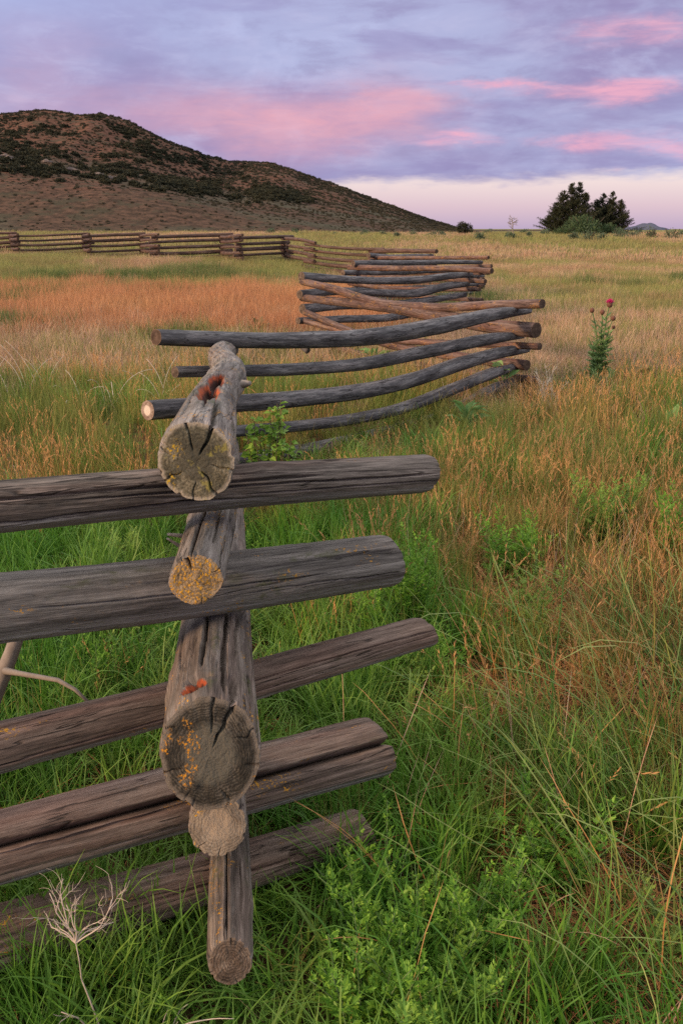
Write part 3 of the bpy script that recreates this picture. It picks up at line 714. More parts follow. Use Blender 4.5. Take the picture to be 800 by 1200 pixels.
# footprint of the near rails: keep tall growth off their fronts
def dseg(x, y, ax, ay, bx, by):
    t = np.clip(((x-ax)*(bx-ax)+(y-ay)*(by-ay))/((bx-ax)**2+(by-ay)**2), 0, 1)
    return np.hypot(x-ax-t*(bx-ax), y-ay-t*(by-ay))
def clear_h(x, y):
    """height limit factor near the fence"""
    d1 = dseg(x, y, -.22, .75, -.24, 1.7)        # in front of the pole ends
    inb = ss(.02, -.5, (y-1.75)-(x+.275)*.5)     # camera side of the crossing rails
    left = ss(.25, -.15, x)
    h = 1-.48*inb*left
    h = h*(1-.4*ss(.2, .05, d1))
    h = h*(1-.35*ss(.35, .1, dseg(x, y, -.25, 1.8, -.8, 5.6)))
    d3 = dseg(x, y, -.5, 5.3, 1.9, 8.6); h = h*(1-.45*ss(.8, .15, d3))
    return h
def make(name, x, y, smin, smax, nidx, coll, label, cat, hz=None, tilt=.12, flatz=None):
    n = len(x); s = rng.uniform(smin, smax, n)
    S = np.stack([s, s, s*(hz if hz is not None else 1)], -1)
    return scatter(name, np.stack([x, y, zg(x, y)], -1), rng.uniform(0, 6.28, n), S, rng.randint(0, nidx, n), coll, label, cat, rng.normal(0, tilt, (n, 2)))

# lush green
def bare(x, y): return ss(1.25, .6, np.hypot((x-.66)/.30, (y-1.68)/.28)+.55*pn(x*5, y*5))
cg = src('green_tufts')
for i in range(4): blades(50, .075, .10, .34, .0056, .35, 1.0, 100+i, name='tuft_a%d' % i, mat=M['g_green'], coll=cg)
x, y = area(.5, 4.6, 150, 1.1)
x, y = keep(x, y, .55+.9*n2(x, y, 1.1, 3)+.45*ss(.9, -.2, x)-.55*ss(.3, .9, x)*ss(2.0, 2.9, y)-.5*ss(.5, 1.0, x)*ss(.0, 1.6, y)-.65*bare(x, y))
make('green_grass', x, y, .6, 1.1, 4, cg, 'lush green grass around the near end of the fence', 'grass', clear_h(x, y))
x, y = area(4.4, 13, 24, 1.4); x, y = keep(x, y, (.5+.9*n2(x, y, .6, 8))*ss(10.5, 7.5, y))
make('green_grass', x, y, .7, 1.2, 4, cg, 'green grass mixed through the middle of the meadow', 'grass', clear_h(x, y))
# olive meadow grass
co = src('olive_tufts')
for i in range(4): blades(44, .08, .16, .38, .0036, .22, .6, 140+i, name='tuft_b%d' % i, mat=M['g_olive'], coll=co)
x, y = area(1.4, 4.6, 55, 1.1); x, y = keep(x, y, .12+.7*ss(-.1, 1.0, x)+.6*n2(x, y, .9, 5)-.65*bare(x, y))
make('olive_grass', x, y, .6, 1.0, 4, co, 'olive green grass to the right of the near fence corner', 'grass', clear_h(x, y))
x, y = area(4.4, 14, 40, 1.4); x, y = keep(x, y, .75-.55*ss(8.5, 10.5, y+.9*n2(x, y, .5, 2))+.5*n2(x, y, .5, 4))
make('olive_grass', x, y, .75, 1.15, 4, co, 'olive green grass behind the first crossing rails', 'grass', clear_h(x, y)*(1-.35*ss(8, 10, y)))
# rusty seed stems
cr = src('rust_tufts')
for i in range(4): blades(14, .10, .24, .46, .0026, .22, .45, 180+i, name='tuft_c%d' % i, mat=M['g_rust'], coll=cr, heads=.8, headlen=.085)
x, y = area(1.7, 9.5, 30, 1.3); x, y = keep(x, y, .32+.62*ss(.2, .9, x)*ss(1.7, 2.5, y)*ss(5.8, 4.6, y)-.5*ss(2.8, 1.8, y)*ss(.8, .1, x)-.3*ss(5.5, 3.5, y)*ss(.2, -.5, x)+.6*n2(x, y, .7, 6))
make('rusty_seed_grass', x, y, .7, 1.12, 4, cr, 'rust coloured seed stems standing above the green grass', 'grass', clear_h(x, y)*(1-.2*ss(4, 2, y)))
# straw
cs = src('straw_tufts')
for i in range(3): blades(34, .11, .10, .28, .0040, .45, .8, 220+i, name='tuft_d%d' % i, mat=M['g_straw'], coll=cs)
x, y = area(7.6, 17, 34, 1.4); x, y = keep(x, y, .6*ss(8.2, 10.5, y+.8*n2(x, y, .6, 2))+.5*n2(x, y, .5, 12))
make('straw_grass', x, y, .8, 1.3, 3, cs, 'pale dry straw grass in the middle of the meadow', 'grass')
x, y = area(1.2, 8.2, 7, 1.2); x, y = keep(x, y, .3+.9*n2(x, y, .9, 22)+.35*ss(.3, 1, x))
make('straw_grass', x, y, .5, .95, 3, cs, 'scattered dry straw among the near green grass', 'grass', clear_h(x, y))
# long arching rushes
cu = src('rush_tufts')
for i in range(4): blades(22, .12, .40, .85, .0050, .55, .75, 260+i, name='tuft_e%d' % i, mat=M['g_rush'], coll=cu, K=8, dirbias=math.pi*.88)
x, y = area(.7, 3.6, 34, 1.1); x, y = keep(x, y, (.9-.45*bare(x, y))*ss(3.5, 2.4, y)*ss(.15, .85, x+.2*n2(x, y, 1.5, 9))*ss(.25, .9, x-.16*(y-1.3)+.1))
s = rng.uniform(.65, 1.0, len(x))
scatter('blue_green_rushes', np.stack([x, y, zg(x, y)], -1), rng.normal(0, .35, len(x)), s, rng.randint(0, 4, len(x)), cu, 'long arching blue green rushes at the lower right', 'grass', rng.normal(0, .1, (len(x), 2)))
# litter
cl = src('litter_tufts')
for i in range(3): blades(60, .16, .08, .26, .0036, .1, .1, 300+i, name='tuft_f%d' % i, mat=M['g_litter'], coll=cl, flat=True)
x, y = area(.6, 5.0, 32, 1.1); x, y = keep(x, y, .25+.75*ss(.1, .6, x)+.5*n2(x, y, 1.4, 15)+.8*bare(x, y))
make('dead_grass_litter', x, y, .7, 1.1, 3, cl, 'rusty dead grass lying between the living tufts', 'dead grass', tilt=.05)
# loose long stems
ck = src('stem_tufts')
for i in range(4): blades(4, .10, .35, .62, .0036, .75, .8, 330+i, name='tuft_g%d' % i, mat=M['g_straw'] if i % 2 else M['g_rust'], coll=ck, K=8)
x, y = area(1.0, 4.4, 24, .9); x, y = keep(x, y, .3+.7*ss(-.1, .5, x)-.4*ss(-.05, -.3, x))
make('bent_dry_stems', x, y, .7, 1.1, 4, ck, 'single bent dry stems leaning over the near grass', 'dry stems', clear_h(x, y))
# low ground weeds
cw = src('weed_sources')
for i in range(3):
    st, p, d, L = weed_geo(400+i, .16, .14, 6, .05, .02, 3)
    leaves('weed_%d' % i, p, d, L, L*.42, M['weed'], coll=cw, seed=i)
x, y = area(.8, 9, 22, 1.1); x, y = keep(x, y, 1.5*(n2(x, y, .9, 31)-.12)+.28*ss(5, 3, y)*ss(.3, -.4, x)*ss(1.8, 2.3, y))
make('low_green_weeds', x, y, .6, 1.25, 3, cw, 'low feathery green weeds in patches under the grass', 'weeds', clear_h(x, y)**.5)
# meadow further back
def farset(nm, mat, seed, h0, h1, w, R=.32, n=70):
    c = src(nm)
    for i in range(3): blades(n, R, h0, h1, w, .3, .6, seed+i, name=nm+'_%d' % i, mat=mat, coll=c, K=3)
    return c
fg = farset('pale_patches', M['f_green'], 500, .08, .24, .006)
fo = farset('orange_patches', M['f_orange'], 520, .16, .36, .005, n=90)
ft = farset('tan_patches', M['f_tan'], 540, .10, .28, .006)
def zone_o(x, y):
    w = n2(x, y*.5, .25, 3)*1.6
    lf = ss(2.0, -.2, x-.10*(y-14))
    return lf*ss(12.8, 14.6, y+w)*ss(27, 22.5, y+w*1.5)
x, y = area(12, 50, 13, 2.0, .44); x1, y1 = keep(x, y, zone_o(x, y)*1.1)
make('orange_meadow_grass', x1, y1, .8, 1.2, 3, fo, 'band of glowing orange grass on the left of the meadow', 'grass')
x, y = area(7.5, 60, 10, 1.8, .44); z = zone_o(x, y)
tanp = ss(-.25, .35, n2(x, y*.45, .22, 7))*.75+.25*ss(-1, 3, x)*ss(30, 14, y)
x1, y1 = keep(x, y, (1-z)*(.95-tanp)*ss(7.5, 11, y))
make('pale_meadow_grass', x1, y1, .8, 1.25, 3, fg, 'yellow green grass of the open meadow', 'grass')
x1, y1 = keep(x, y, (1-.85*z)*tanp*.85*ss(7.5, 11, y))
make('tan_meadow_grass', x1, y1, .8, 1.2, 3, ft, 'tan dry grass in the open meadow', 'grass')
fb = farset('far_green', M['f_green'], 560, .14, .34, .022, .8, 80); fc = farset('far_tan', M['f_tan'], 580, .14, .34, .022, .8, 80)
x, y = area(45, 128, 1.6, 6, .46); q = ss(-.2, .35, n2(x, y*.3, .06, 7))
x1, y1 = keep(x, y, 1-q*.8); make('far_green_grass', x1, y1, .8, 1.5, 3, fb, 'yellow green grass at the far edge of the meadow', 'grass')
x1, y1 = keep(x, y, q*.8); make('far_tan_grass', x1, y1, .8, 1.5, 3, fc, 'tan grass at the far edge of the meadow', 'grass')
# dark green sedge patches in the orange field
cd = src('sedge'); 
for i in range(2): blades(80, .35, .2, .42, .006, .25, .5, 600+i, name='sedge_%d' % i, mat=M['g_sedge'], coll=cd, K=3)
x, y = area(13, 30, 14, 2, .44)
x, y = keep(x, y, 1.3*ss(1.6, .3, np.hypot((x+5.9)/1.0, (y-14.6)/.8))+1.0*ss(1.5, .3, np.hypot((x+6.5)/3.5, (y-27)/.7))+.5*ss(.2, .45, n2(x, y*.6, .3, 44)))
make('green_sedge_patches', x, y, .8, 1.1, 2, cd, 'darker green sedge patches in the meadow on the left', 'grass')

# ------------------------------------------------------------------ plants that can be told apart
def weed_plant(loc, seed, h, spread, nst, lL, label, mat='weed', lobes=3, name='leafy_weed', group=None, wr=.42):
    e = empty(name, label, 'plant', (loc[0], loc[1], float(zg(loc[0], loc[1]))), group)
    st, p, d, L = weed_geo(seed, h, spread, nst, lL, .02, lobes)
    leaves('leaves', p, d, L, L*wr, M[mat], e, seed=seed)
    V, F = tubes(st, 5); mk('stems', V, F, M['stem_green'], e)
    return e
def gp(px, py):
    """ground point seen at pixel"""
    yc = (600-py)/1000.0; dz = -sp+yc*cp; t = H/-dz
    return ((px-400)/1000.0*t, t*(cp+yc*sp))
W = [((452, 1105), 11, .23, .26, 24, .065, 'dense bright green feathery weed below the lowest crossing rail'),
     ((505, 1190), 12, .25, .26, 26, .07, 'bright green weed clump at the bottom edge of the photo'),
     ((555, 1125), 13, .28, .20, 20, .07, 'bright green weed beside the rusty dead grass'),
     ((430, 1200), 14, .26, .20, 18, .065, 'low green weed at the bottom, right of the lowest pole end'),
     ((800, 1130), 15, .22, .16, 14, .05, 'green weed clump at the lower right corner'),
     ((170, 1190), 16, .12, .12, 10, .05, 'small broad green weed in front of the dead white twig'),
     ((480, 745), 17, .46, .2, 14, .09, 'upright green weed beside the end of the silver grey rail'),
     ((430, 770), 18, .34, .16, 9, .07, 'green weed behind the thin rising rail'),
     ((700, 640), 19, .40, .26, 18, .10, 'bright green bushy weed standing alone in the rusty grass on the right'),
     ((795, 665), 20, .42, .26, 18, .10, 'green weed at the right edge beyond the rusty grass'),
     ((150, 670), 21, .26, .14, 8, .07, 'green weed left of the stacked pole ends, under the top rail'),
     ((100, 830), 22, .26, .24, 18, .06, 'green weeds at the left behind the thin reddish rail'),
     ((170, 800), 23, .24, .20, 14, .06, 'dense green weed behind the rails just left of the thickest pole'),
     ((620, 750), 24, .32, .22, 14, .08, 'small green weed among rusty stems right of centre'),
     ((640, 1040), 25, .26, .2, 14, .065, 'green weed near the long blue green rushes'),
     ((600, 680), 26, .34, .24, 16, .09, 'pale green weed in the rusty grass beyond the rail ends')]
for (px, py), sd, h, spr, ns, lL, lab in W:
    weed_plant(gp(px, py), sd, h, spr, ns, lL, lab)
weed_plant(gp(700, 460), 40, .25, .2, 8, .1, 'cluster of pale leaves at the foot of the thistle', 'thistle')
# round-leaved shrub behind the top pole
b = gp(318, 618)
e = empty('currant_bush', 'leafy bright green bush peeping over the top rail beside the topmost pole', 'bush', (b[0], b[1], 0))
r = np.random.RandomState(3); st = []; pp, dd = [], []
for i in range(26):
    a = r.uniform(0, 6.28); l = r.uniform(.03, .15); hh = r.uniform(.42, .66)
    if i < 4: l = -.03+.02*i; a = 0; hh = .68+.02*i
    t = np.linspace(0, 1, 7)[:, None]; c = np.array([[math.cos(a)*.04, math.sin(a)*.04, 0]])+np.array([math.cos(a)*l, math.sin(a)*l, 0])*t+np.array([0, 0, hh])*t
    c[:, :2] += .015*pn(t*3+i, 1)
    st.append((c, np.linspace(.004, .0015, 7)))
    for q in range(20):
        k = r.uniform(.35, 1); la = r.uniform(0, 6.28)
        pp.append(c[0]+(c[-1]-c[0])*k+r.normal(0, .008, 3)); dd.append([math.cos(la), math.sin(la), r.uniform(-.1, .6)])
leaves('leaves', np.array(pp), np.array(dd), r.uniform(.03, .055, len(pp)), r.uniform(.028, .045, len(pp)), M['currant'], e, shape='round', droop=.15)
V, F = tubes(st, 5); mk('stems', V, F, M['stem_brown'], e)
# broad-leaved rosettes
def rosette(loc, n, L, label, h=.25, mat='mullein', seed=0, name='broad_leaved_plant'):
    e = empty(name, label, 'plant', (loc[0], loc[1], float(zg(*loc)))); r = np.random.RandomState(seed)
    a = r.uniform(0, 6.28, n); el = r.uniform(.25, 1.25, n); z = r.uniform(0, h, n)
    d = np.stack([np.cos(a)*np.cos(el), np.sin(a)*np.cos(el), np.sin(el)], -1)
    leaves('leaves', np.stack([a*0, a*0, z], -1)+d*.02, d, L*r.uniform(.7, 1.1, n), L*.27, M[mat], e, shape='round', droop=.25, seed=seed)
    V, F = tubes([(np.array([[0, 0, 0], [.004, 0, h*.5], [0, 0, h]]), [.01, .008, .004])], 6); mk('stem', V, F, M['stem_green'], e)
b = gp(546, 508)
rosette(b, 26, .20, 'pale green broad leaved plant below the bowed dark rails near the third corner', .22, seed=1)
rosette(gp(588, 462), 16, .20, 'broad leaved green plant behind the rails at the third corner', .30, seed=2)
rosette(gp(440, 428), 18, .26, 'green leafy plant seen through the gaps of the reddish rails', .15, seed=3)
rosette(gp(790, 510), 12, .26, 'pale silvery leaved plant at the right edge of the meadow', .15, seed=4)
rosette(gp(305, 392), 9, .30, 'small green plant beside the second corner, left of the reddish rails', .2, seed=5, mat='bush')
# dark round clump
b = gp(755, 451)
e = empty('dark_shrub', 'small dark round clump to the right of the thistle', 'shrub', (b[0], b[1], 0)); r = np.random.RandomState(8)
v = r.normal(0, 1, (420, 3)); v /= np.linalg.norm(v, axis=1)[:, None]; q = v*r.uniform(.4, 1, (420, 1))**.5
q = q*np.array([.085, .085, .07])+np.array([0, 0, .09])
leaves('leaves', q, v+r.normal(0, .5, v.shape), .045, .02, M['brush'], e, seed=9)
V, F = tubes([(np.array([[0, 0, -.02], [.005, 0, .05], [0, 0, .10]]), [.01, .008, .004])], 6); mk('stem', V, F, M['stem_brown'], e)
# thistle
b = gp(699, 455); D = b[1]
e = empty('thistle', 'tall green thistle with one magenta flower head to the right of the fence', 'thistle', (b[0], b[1], float(zg(*b))))
r = np.random.RandomState(12); st = []; pp, dd, LL = [], [], []
hs = D/1000*1.08
stems = [((0, 0), (.05, .0), 92*hs), ((0, 0), (-.02*1, 0), 82*hs), ((.0, 0), (.12, .02), 66*hs), ((0, 0), (-.13, 0), 84*hs), ((0, 0), (.09, -.03), 76*hs), ((0, 0), (-.13, .04), 55*hs)]
tips = []
for i, ((bx, by), (tx, ty), hh) in enumerate(stems):
    t = np.linspace(0, 1, 9)[:, None]
    c = np.concatenate([bx+tx*t**2.2, by+ty*t**2.2, hh*t], 1); c[:, 0] += .01*pn(t[:, 0]*4+i, 2)
    st.append((c, np.linspace(.012, .005, 9))); tips.append(c[-1])
    for k in range(30):
        tt = (k/30.)**.9*.86; p = c[0]*(1-tt)+np.array([tx*tt**2.2, ty*tt**2.2, hh*tt]); la = k*2.4+i; ll = (.20-.15*tt)*r.uniform(.8, 1.2)
        el = .25+.6*tt; d0 = np.array([math.cos(la)*math.cos(el), math.sin(la)*math.cos(el), math.sin(el)])
        pp.append(p); dd.append(d0); LL.append(ll)
        sv = np.cross(d0, [0, 0, 1]); sv /= np.linalg.norm(sv)
        for f in (.3, .5, .7):
            for sg in (-1, 1): pp.append(p+d0*ll*f); dd.append(d0*.6+sv*sg); LL.append(ll*.35)
V, F = tubes(st, 6); mk('stem', V, F, M['stem_green'], e)
LL = np.array(LL); leaves('leaves', np.array(pp), np.array(dd), LL, LL*.28, M['thistle'], e, seed=2)
def head(p, R, mat, nm, spikes, tuftmat):
    u = np.linspace(0, np.pi, 9); w = np.linspace(0, 2*np.pi, 14, endpoint=False)
    U, Wv = np.meshgrid(u, w, indexing='ij'); rr = R*(1+.06*np.cos(Wv*7+U*5))
    V = np.stack([rr*np.sin(U)*np.cos(Wv), rr*np.sin(U)*np.sin(Wv), -rr*np.cos(U)*1.1], -1).reshape(-1, 3)+p
    i = np.arange(9*14).reshape(9, 14); j = np.roll(i, -1, 1); F = np.stack([i[:-1], j[:-1], j[1:], i[1:]], -1).reshape(-1, 4)
    o = mk(nm, V, [F], mat, e)
    if spikes:
        a = r.uniform(0, 6.28, spikes); el = r.uniform(.5, 1.57, spikes)
        d = np.stack([np.cos(a)*np.cos(el), np.sin(a)*np.cos(el), np.sin(el)], -1)
        leaves('petals', p+d*R*.6, d, R*1.5, R*.35, tuftmat, o)
    return o
fl = head(tips[0]+np.array([0, 0, -.02]), .030, M['bud'], 'flower_head', 90, M['pink'])
fl['label'] = 'magenta thistle flower head'
for t in (1, 3, 4): head(tips[t], .024, M['bud'], 'seed_head', 0, None)
head(tips[2], .018, M['bud'], 'seed_head', 0, None)
# dead twigs and stalks
def twig(loc, rootdir, L, r0, depth, r, out, spread=.6):
    n = 7; t = np.linspace(0, 1, n); c = [np.array(loc, float)]; d = np.array(rootdir, float); d /= np.linalg.norm(d)
    for k in range(n-1):
        d = d+r.normal(0, .16, 3); d /= np.linalg.norm(d); c.append(c[-1]+d*L/(n-1))
    c = np.array(c); out.append((c, np.linspace(r0, r0*.45, n)))
    if depth > 0:
        for k in range(r.randint(3, 5)):
            i = r.randint(2, n); dd = d+r.normal(0, spread, 3); dd[2] = abs(dd[2])*.7+.15
            twig(c[i], dd, L*r.uniform(.35, .65), r0*.5, depth-1, r, out, spread)
g = P(108, 1098, 1.34)
e = empty('dead_twig', 'bleached white branching twig in the grass at the lower left', 'twig', (g[0], g[1], 0))
r = np.random.RandomState(21); out = []
z0 = g[2]
twig((0, 0, -.02), (.02, .0, 1), z0+.01, .0022, 0, r, out)
base = out[0][0][-1]
for d, L_ in (((.10, .02, 1), .15), ((-.45, 0, .55), .07), ((.40, .05, .55), .10), ((.55, .02, .42), .15), ((-.5, .1, .9), .05), ((.15, .1, 1), .11), ((-.15, .1, 1), .13), ((.3, 0, .9), .09)):
    twig(base, d, L_*.85, .0018, 2, r, out, .4)
twig((.0, .0, .02), (-.7, 0, .65), .12, .0028, 1, r, out, .45)
twig((.05, .0, .01), (.75, .1, .55), .16, .003, 1, r, out, .4)
V, F = tubes(out, 6); mk('branches', V, F, M['twig_white'], e)
# bleached branch resting behind the rails at the left edge
g0 = gp(8, 900)
e = empty('dead_branch', 'bleached grey forked branch behind the rails at the left edge', 'branch', (0, 0, 0))
pts = np.array([P(x, y, Y) for x, y, Y in [(24, 735, 2.02), (14, 765, 2.0), (4, 790, 1.98), (-12, 830, 2.0), (-20, 900, 2.1), (-22, 960, 2.25)]])
pts[-1][2] = 0
V, F = tubes([(pts, [.018, .019, .021, .022, .024, .026])], 14); mk('stem', V, F, M['twig_grey'], e)
pts = np.array([P(x, y, Y) for x, y, Y in [(6, 786, 1.97), (22, 789, 1.95), (45, 793, 1.93), (68, 797, 1.92), (88, 808, 1.91), (104, 823, 1.90)]])
V, F = tubes([(pts, [.010, .007, .0062, .0058, .005, .0042])], 10); mk('side_branch', V, F, M['twig_grey'], e)
def stalks(loc, seed, n, L, lean, label, mat='twig_silver', spread=.25, rad=.003, depth=0, name='dead_weed'):
    e = empty(name, label, 'dead plant', (loc[0], loc[1], float(zg(*loc)))); r = np.random.RandomState(seed); out = []
    for i in range(n):
        a = r.uniform(0, 6.28); b0 = np.array([r.normal(0, spread*.4), r.normal(0, spread*.4), -.01])
        az = r.uniform(0, 6.28); l = L*r.uniform(.6, 1.1); c = [b0]; ang = r.uniform(0, lean*.4); tot = r.uniform(.5, 1)*lean*2
        for k in range(9):
            ang2 = ang+tot*(k/9.)**1.3; c.append(c[-1]+l/9*np.array([math.sin(ang2)*math.cos(az), math.sin(ang2)*math.sin(az), math.cos(ang2)]))
        c = np.array(c); c[:, 2] = np.maximum(c[:, 2], -.01); out.append((c, np.linspace(rad, rad*.5, 10)))
        if depth:
            for q in range(5):
                k = r.randint(3, 9); twig(c[k], (r.normal(0, .6), r.normal(0, .6), .7), l*.22, rad*.5, 0, r, out)
    V, F = tubes(out, 5); mk('stalks', V, F, M[mat], e)
stalks(gp(640, 478), 1, 14, .42, .45, 'silvery dead weed with upright stalks by the third corner of the fence', depth=1, spread=.22)
stalks(gp(15, 470), 2, 6, .55, .8, 'bent pale dead stalks at the left edge of the meadow', rad=.0032, spread=.5)
stalks(gp(62, 465), 3, 5, .60, .6, 'pale dead stalks left of the second corner, near the left edge', rad=.0032, spread=.5)
stalks(gp(110, 478), 4, 6, .50, .9, 'arching pale dead stalks midway between left edge and fence', rad=.0032, spread=.6)
stalks(gp(150, 482), 5, 5, .62, 1.3, 'long arched silvery stalk just left of the second corner', rad=.0035, spread=.3)
stalks(gp(178, 478), 6, 7, .48, .7, 'pale dead stalks beside the lowest dark rail end', rad=.0032, spread=.35)

# ------------------------------------------------------------------ shrubs and trees at the meadow's edge
def cloud(n, sx, sy, sz, r, lumps=9, zb=.15):
    c = r.normal(0, 1, (lumps, 3)); c /= np.linalg.norm(c, axis=1)[:, None]; c *= r.uniform(.2, .75, (lumps, 1)); c[:, 2] = np.abs(c[:, 2])*.9
    k = r.randint(0, lumps, n); v = r.normal(0, 1, (n, 3)); v /= np.linalg.norm(v, axis=1)[:, None]
    p = c[k]+v*r.uniform(.25, .48, (n, 1)); p[:, 2] = np.abs(p[:, 2])
    return p*np.array([sx, sy, sz])+np.array([0, 0, zb*sz]), v
def shrub(name, loc, w, h, label, mat, seed, group=None, n=700, leaf=.12, cat='shrub'):
    e = empty(name, label, cat, (loc[0], loc[1], float(zg(*loc))), group); r = np.random.RandomState(seed)
    p, v = cloud(n, w/2*.95, w/2*.95, h*.85, r)
    leaves('foliage', p, v+r.normal(0, .6, v.shape)+[0, 0, .5], leaf*r.uniform(.7, 1.3, n), leaf*.5, M[mat], e, seed=seed)
    out = []
    for i in range(7):
        a = r.uniform(0, 6.28); t = np.linspace(0, 1, 5)[:, None]
        out.append((np.array([0, 0, -.05])+np.array([math.cos(a)*w*.28, math.sin(a)*w*.28, h*.75])*t, np.linspace(.03, .01, 5)*h))
    V, F = tubes(out, 5); mk('stems', V, F, M['bark'], e)
    return e
def at(px, Y): return ((px-400)/1000.0*Y*.951, Y)
def conifer(loc, h, w, label, seed, leaders):
    e = empty('conifer_tree', label, 'tree', (loc[0], loc[1], float(zg(*loc)))); r = np.random.RandomState(seed)
    pp, dd = [], []; br = []; tr = []
    for (ox, hh, ww) in leaders:
        hh *= h; ww *= w*1.35
        top = np.array([ox*w, r.uniform(-.1, .1)*w, hh]); t = np.linspace(0, 1, 9)[:, None]
        c = np.array([0, 0, -.1])*(1-t)+np.array([top[0], top[1], 0])*np.minimum(t*2.2, 1)+np.array([0, 0, hh])*t
        tr.append((c, np.linspace(.045, .006, 9)*hh*.5))
        nb = int(30*hh)
        for k in range(nb):
            f = r.uniform(.0, .98)**1.15; zz = hh*f; cx = np.array([np.interp(f, t[:, 0], c[:, 0]), np.interp(f, t[:, 0], c[:, 1]), zz])
            prof = (1-f)**.92*(1.05); l = ww*.55*prof*r.uniform(.6, 1.15)+.10; a = r.uniform(0, 6.28)
            up = .1+.55*f
            d = np.array([math.cos(a), math.sin(a), up]); d /= np.linalg.norm(d)
            tt = np.linspace(0, 1, 4)[:, None]; bc = cx+d*l*tt+np.array([0, 0, .10*l])*tt**2
            br.append((bc, np.linspace(.02, .006, 4)))
            m = int(12+44*l)
            q = r.uniform(.15, 1.05, m)[:, None]; p = cx+d*l*q+np.array([0, 0, .10*l])*q**2+r.normal(0, .075, (m, 3))*np.array([1, 1, .7])
            pp.append(p); dd.append(np.broadcast_to(d, (m, 3))+r.normal(0, .55, (m, 3))+np.array([0, 0, .45]))
    p = np.concatenate(pp); d = np.concatenate(dd); n = len(p)
    cr = leaves('crown', p, d, r.uniform(.12, .24, n), r.uniform(.045, .08, n), M['conifer'], e, seed=seed)
    V, F = tubes(br, 4); mk('branch', V, F, M['bark'], e)['label'] = 'limbs inside the crown'
    V, F = tubes(tr, 8); mk('trunk', V, F, M['bark'], e)
DT = 112
conifer(at(667, DT), 6.2, 6.4, 'large dark conifer with several pointed tops, left of the pair on the horizon', 3,
        [(-.02, .98, .52), (.14, 1.0, .42), (-.16, .84, .50), (-.28, .62, .5), (-.40, .36, .5), (.27, .80, .40), (.05, .68, 1.0)])
conifer(at(708, DT+2), 5.3, 5.2, 'slightly smaller dark conifer, right of the pair on the horizon', 4,
        [(-.08, .94, .5), (.14, .98, .45), (-.26, .80, .5), (.3, .80, .5), (.42, .48, .5), (.0, .68, 1.0)])
shrub('bush', at(686, DT-8), 7.0, 2.9, 'wide green bush in front of the two conifers', 'bush', 31, n=2600, leaf=.26)
shrub('bush', at(662, DT-9), 3.6, 1.3, 'low green bush at the left foot of the conifers', 'bush', 32, n=1200, leaf=.2)
shrub('bush', at(716, DT-7), 3.4, 1.6, 'green bush at the right foot of the conifers', 'bush', 33, n=1200, leaf=.2)
# small dark tree
g = at(544, 104); e = empty('small_tree', 'small dark bushy tree on the horizon between the hill and the conifers', 'tree', (g[0], g[1], float(zg(*g))))
r = np.random.RandomState(41); p, v = cloud(1500, 1.25, 1.2, 1.35, r, 8, .35)
leaves('crown', p+np.array([.1, 0, 0]), v+r.normal(0, .5, v.shape), .2, .1, M['brush'], e)
V, F = tubes([(np.array([[0, 0, -.1], [.05, 0, .5], [.1, 0, 1.2]]), [.09, .07, .04]), (np.array([[.03, 0, .4], [-.4, 0, .8], [-.7, 0, 1.1]]), [.05, .04, .02]), (np.array([[.03, 0, .4], [.5, 0, .8], [.8, .1, 1.2]]), [.05, .04, .02])], 7)
mk('trunk', V, F, M['bark'], e)
# bare dead tree
g = at(602, 100); e = empty('dead_tree', 'bare grey dead tree on the horizon left of the conifers', 'tree', (g[0], g[1], float(zg(*g))))
r = np.random.RandomState(44); out = []
twig((0, 0, -.1), (.05, 0, 1), 2.2, .07, 0, r, out); tr = list(out); tc = out[0][0]; out = []
for i in range(16):
    k = r.uniform(.25, 1); p = np.array([np.interp(k, np.linspace(0, 1, 7), tc[:, j]) for j in range(3)]); a = r.uniform(0, 6.28)
    twig(p, (math.cos(a), math.sin(a), .5), .8*(1.15-k*.7), .028, 2, r, out, .5)
V, F = tubes(tr, 8); mk('trunk', V, F, M['twig_grey'], e)
V, F = tubes(out, 4); mk('limbs', V, F, M['twig_grey'], e)
# sage bushes: one of each size by hand, small ones as copies
hand = [(465, 92, .75, .9, 'dark green shrub left of the small tree, nearest the fence end'), (562, 84, 1.1, 1.1, 'green shrub just right of the small dark tree'), (598, 88, 1.3, .8, 'low shrub at the foot of the bare dead tree'),
        (619, 92, .9, .8, 'small round shrub right of the dead tree'), (672, 82, 1.0, 1.1, 'small green shrub standing before the left conifer'), (690, 80, 1.8, 1.4, 'grey green shrub centred before the wide bush'),
        (727, 90, 2.2, 1.3, 'grey green shrub right of the conifers'), (787, 86, 2.2, 1.5, 'tall grey green shrub at the right edge'), (762, 88, 1.6, 1.5, 'grey green shrub near the right edge with a loose top'), (742, 94, 1.8, .9, 'low shrub below the far blue hill'),
        (705, 84, .9, .8, 'little shrub below the right conifer')]
for i, (px, Y, w, h, lab) in enumerate(hand):
    shrub('sagebrush', at(px, Y), w*1.15, h, lab, 'sage', 60+i, 'shrubs along the edge of the meadow', 500, .15)
proto = None
r = np.random.RandomState(77)
for i in range(26):
    px = [410, 430, 448, 480, 487, 500, 518, 330, 345, 395, 640, 655, 735, 750, 775, 797, 800, 574, 530, 300, 315, 372, 385, 420, 507, 610][i]; Y = r.uniform(98, 116); g = at(px+r.uniform(-4, 4), Y)
    if proto is None: proto = shrub('sagebrush', g, .95, .62, 'tiny grey green sagebrush dotting the far edge of the meadow', 'sage', 90, 'tiny shrubs along the meadow edge', 240, .14)
    else: copy_tree(proto, (g[0], g[1], float(zg(*g))), r.uniform(0, 6), r.uniform(.7, 1.5), 'tiny grey green sagebrush dotting the far edge of the meadow', 'tiny shrubs along the meadow edge')

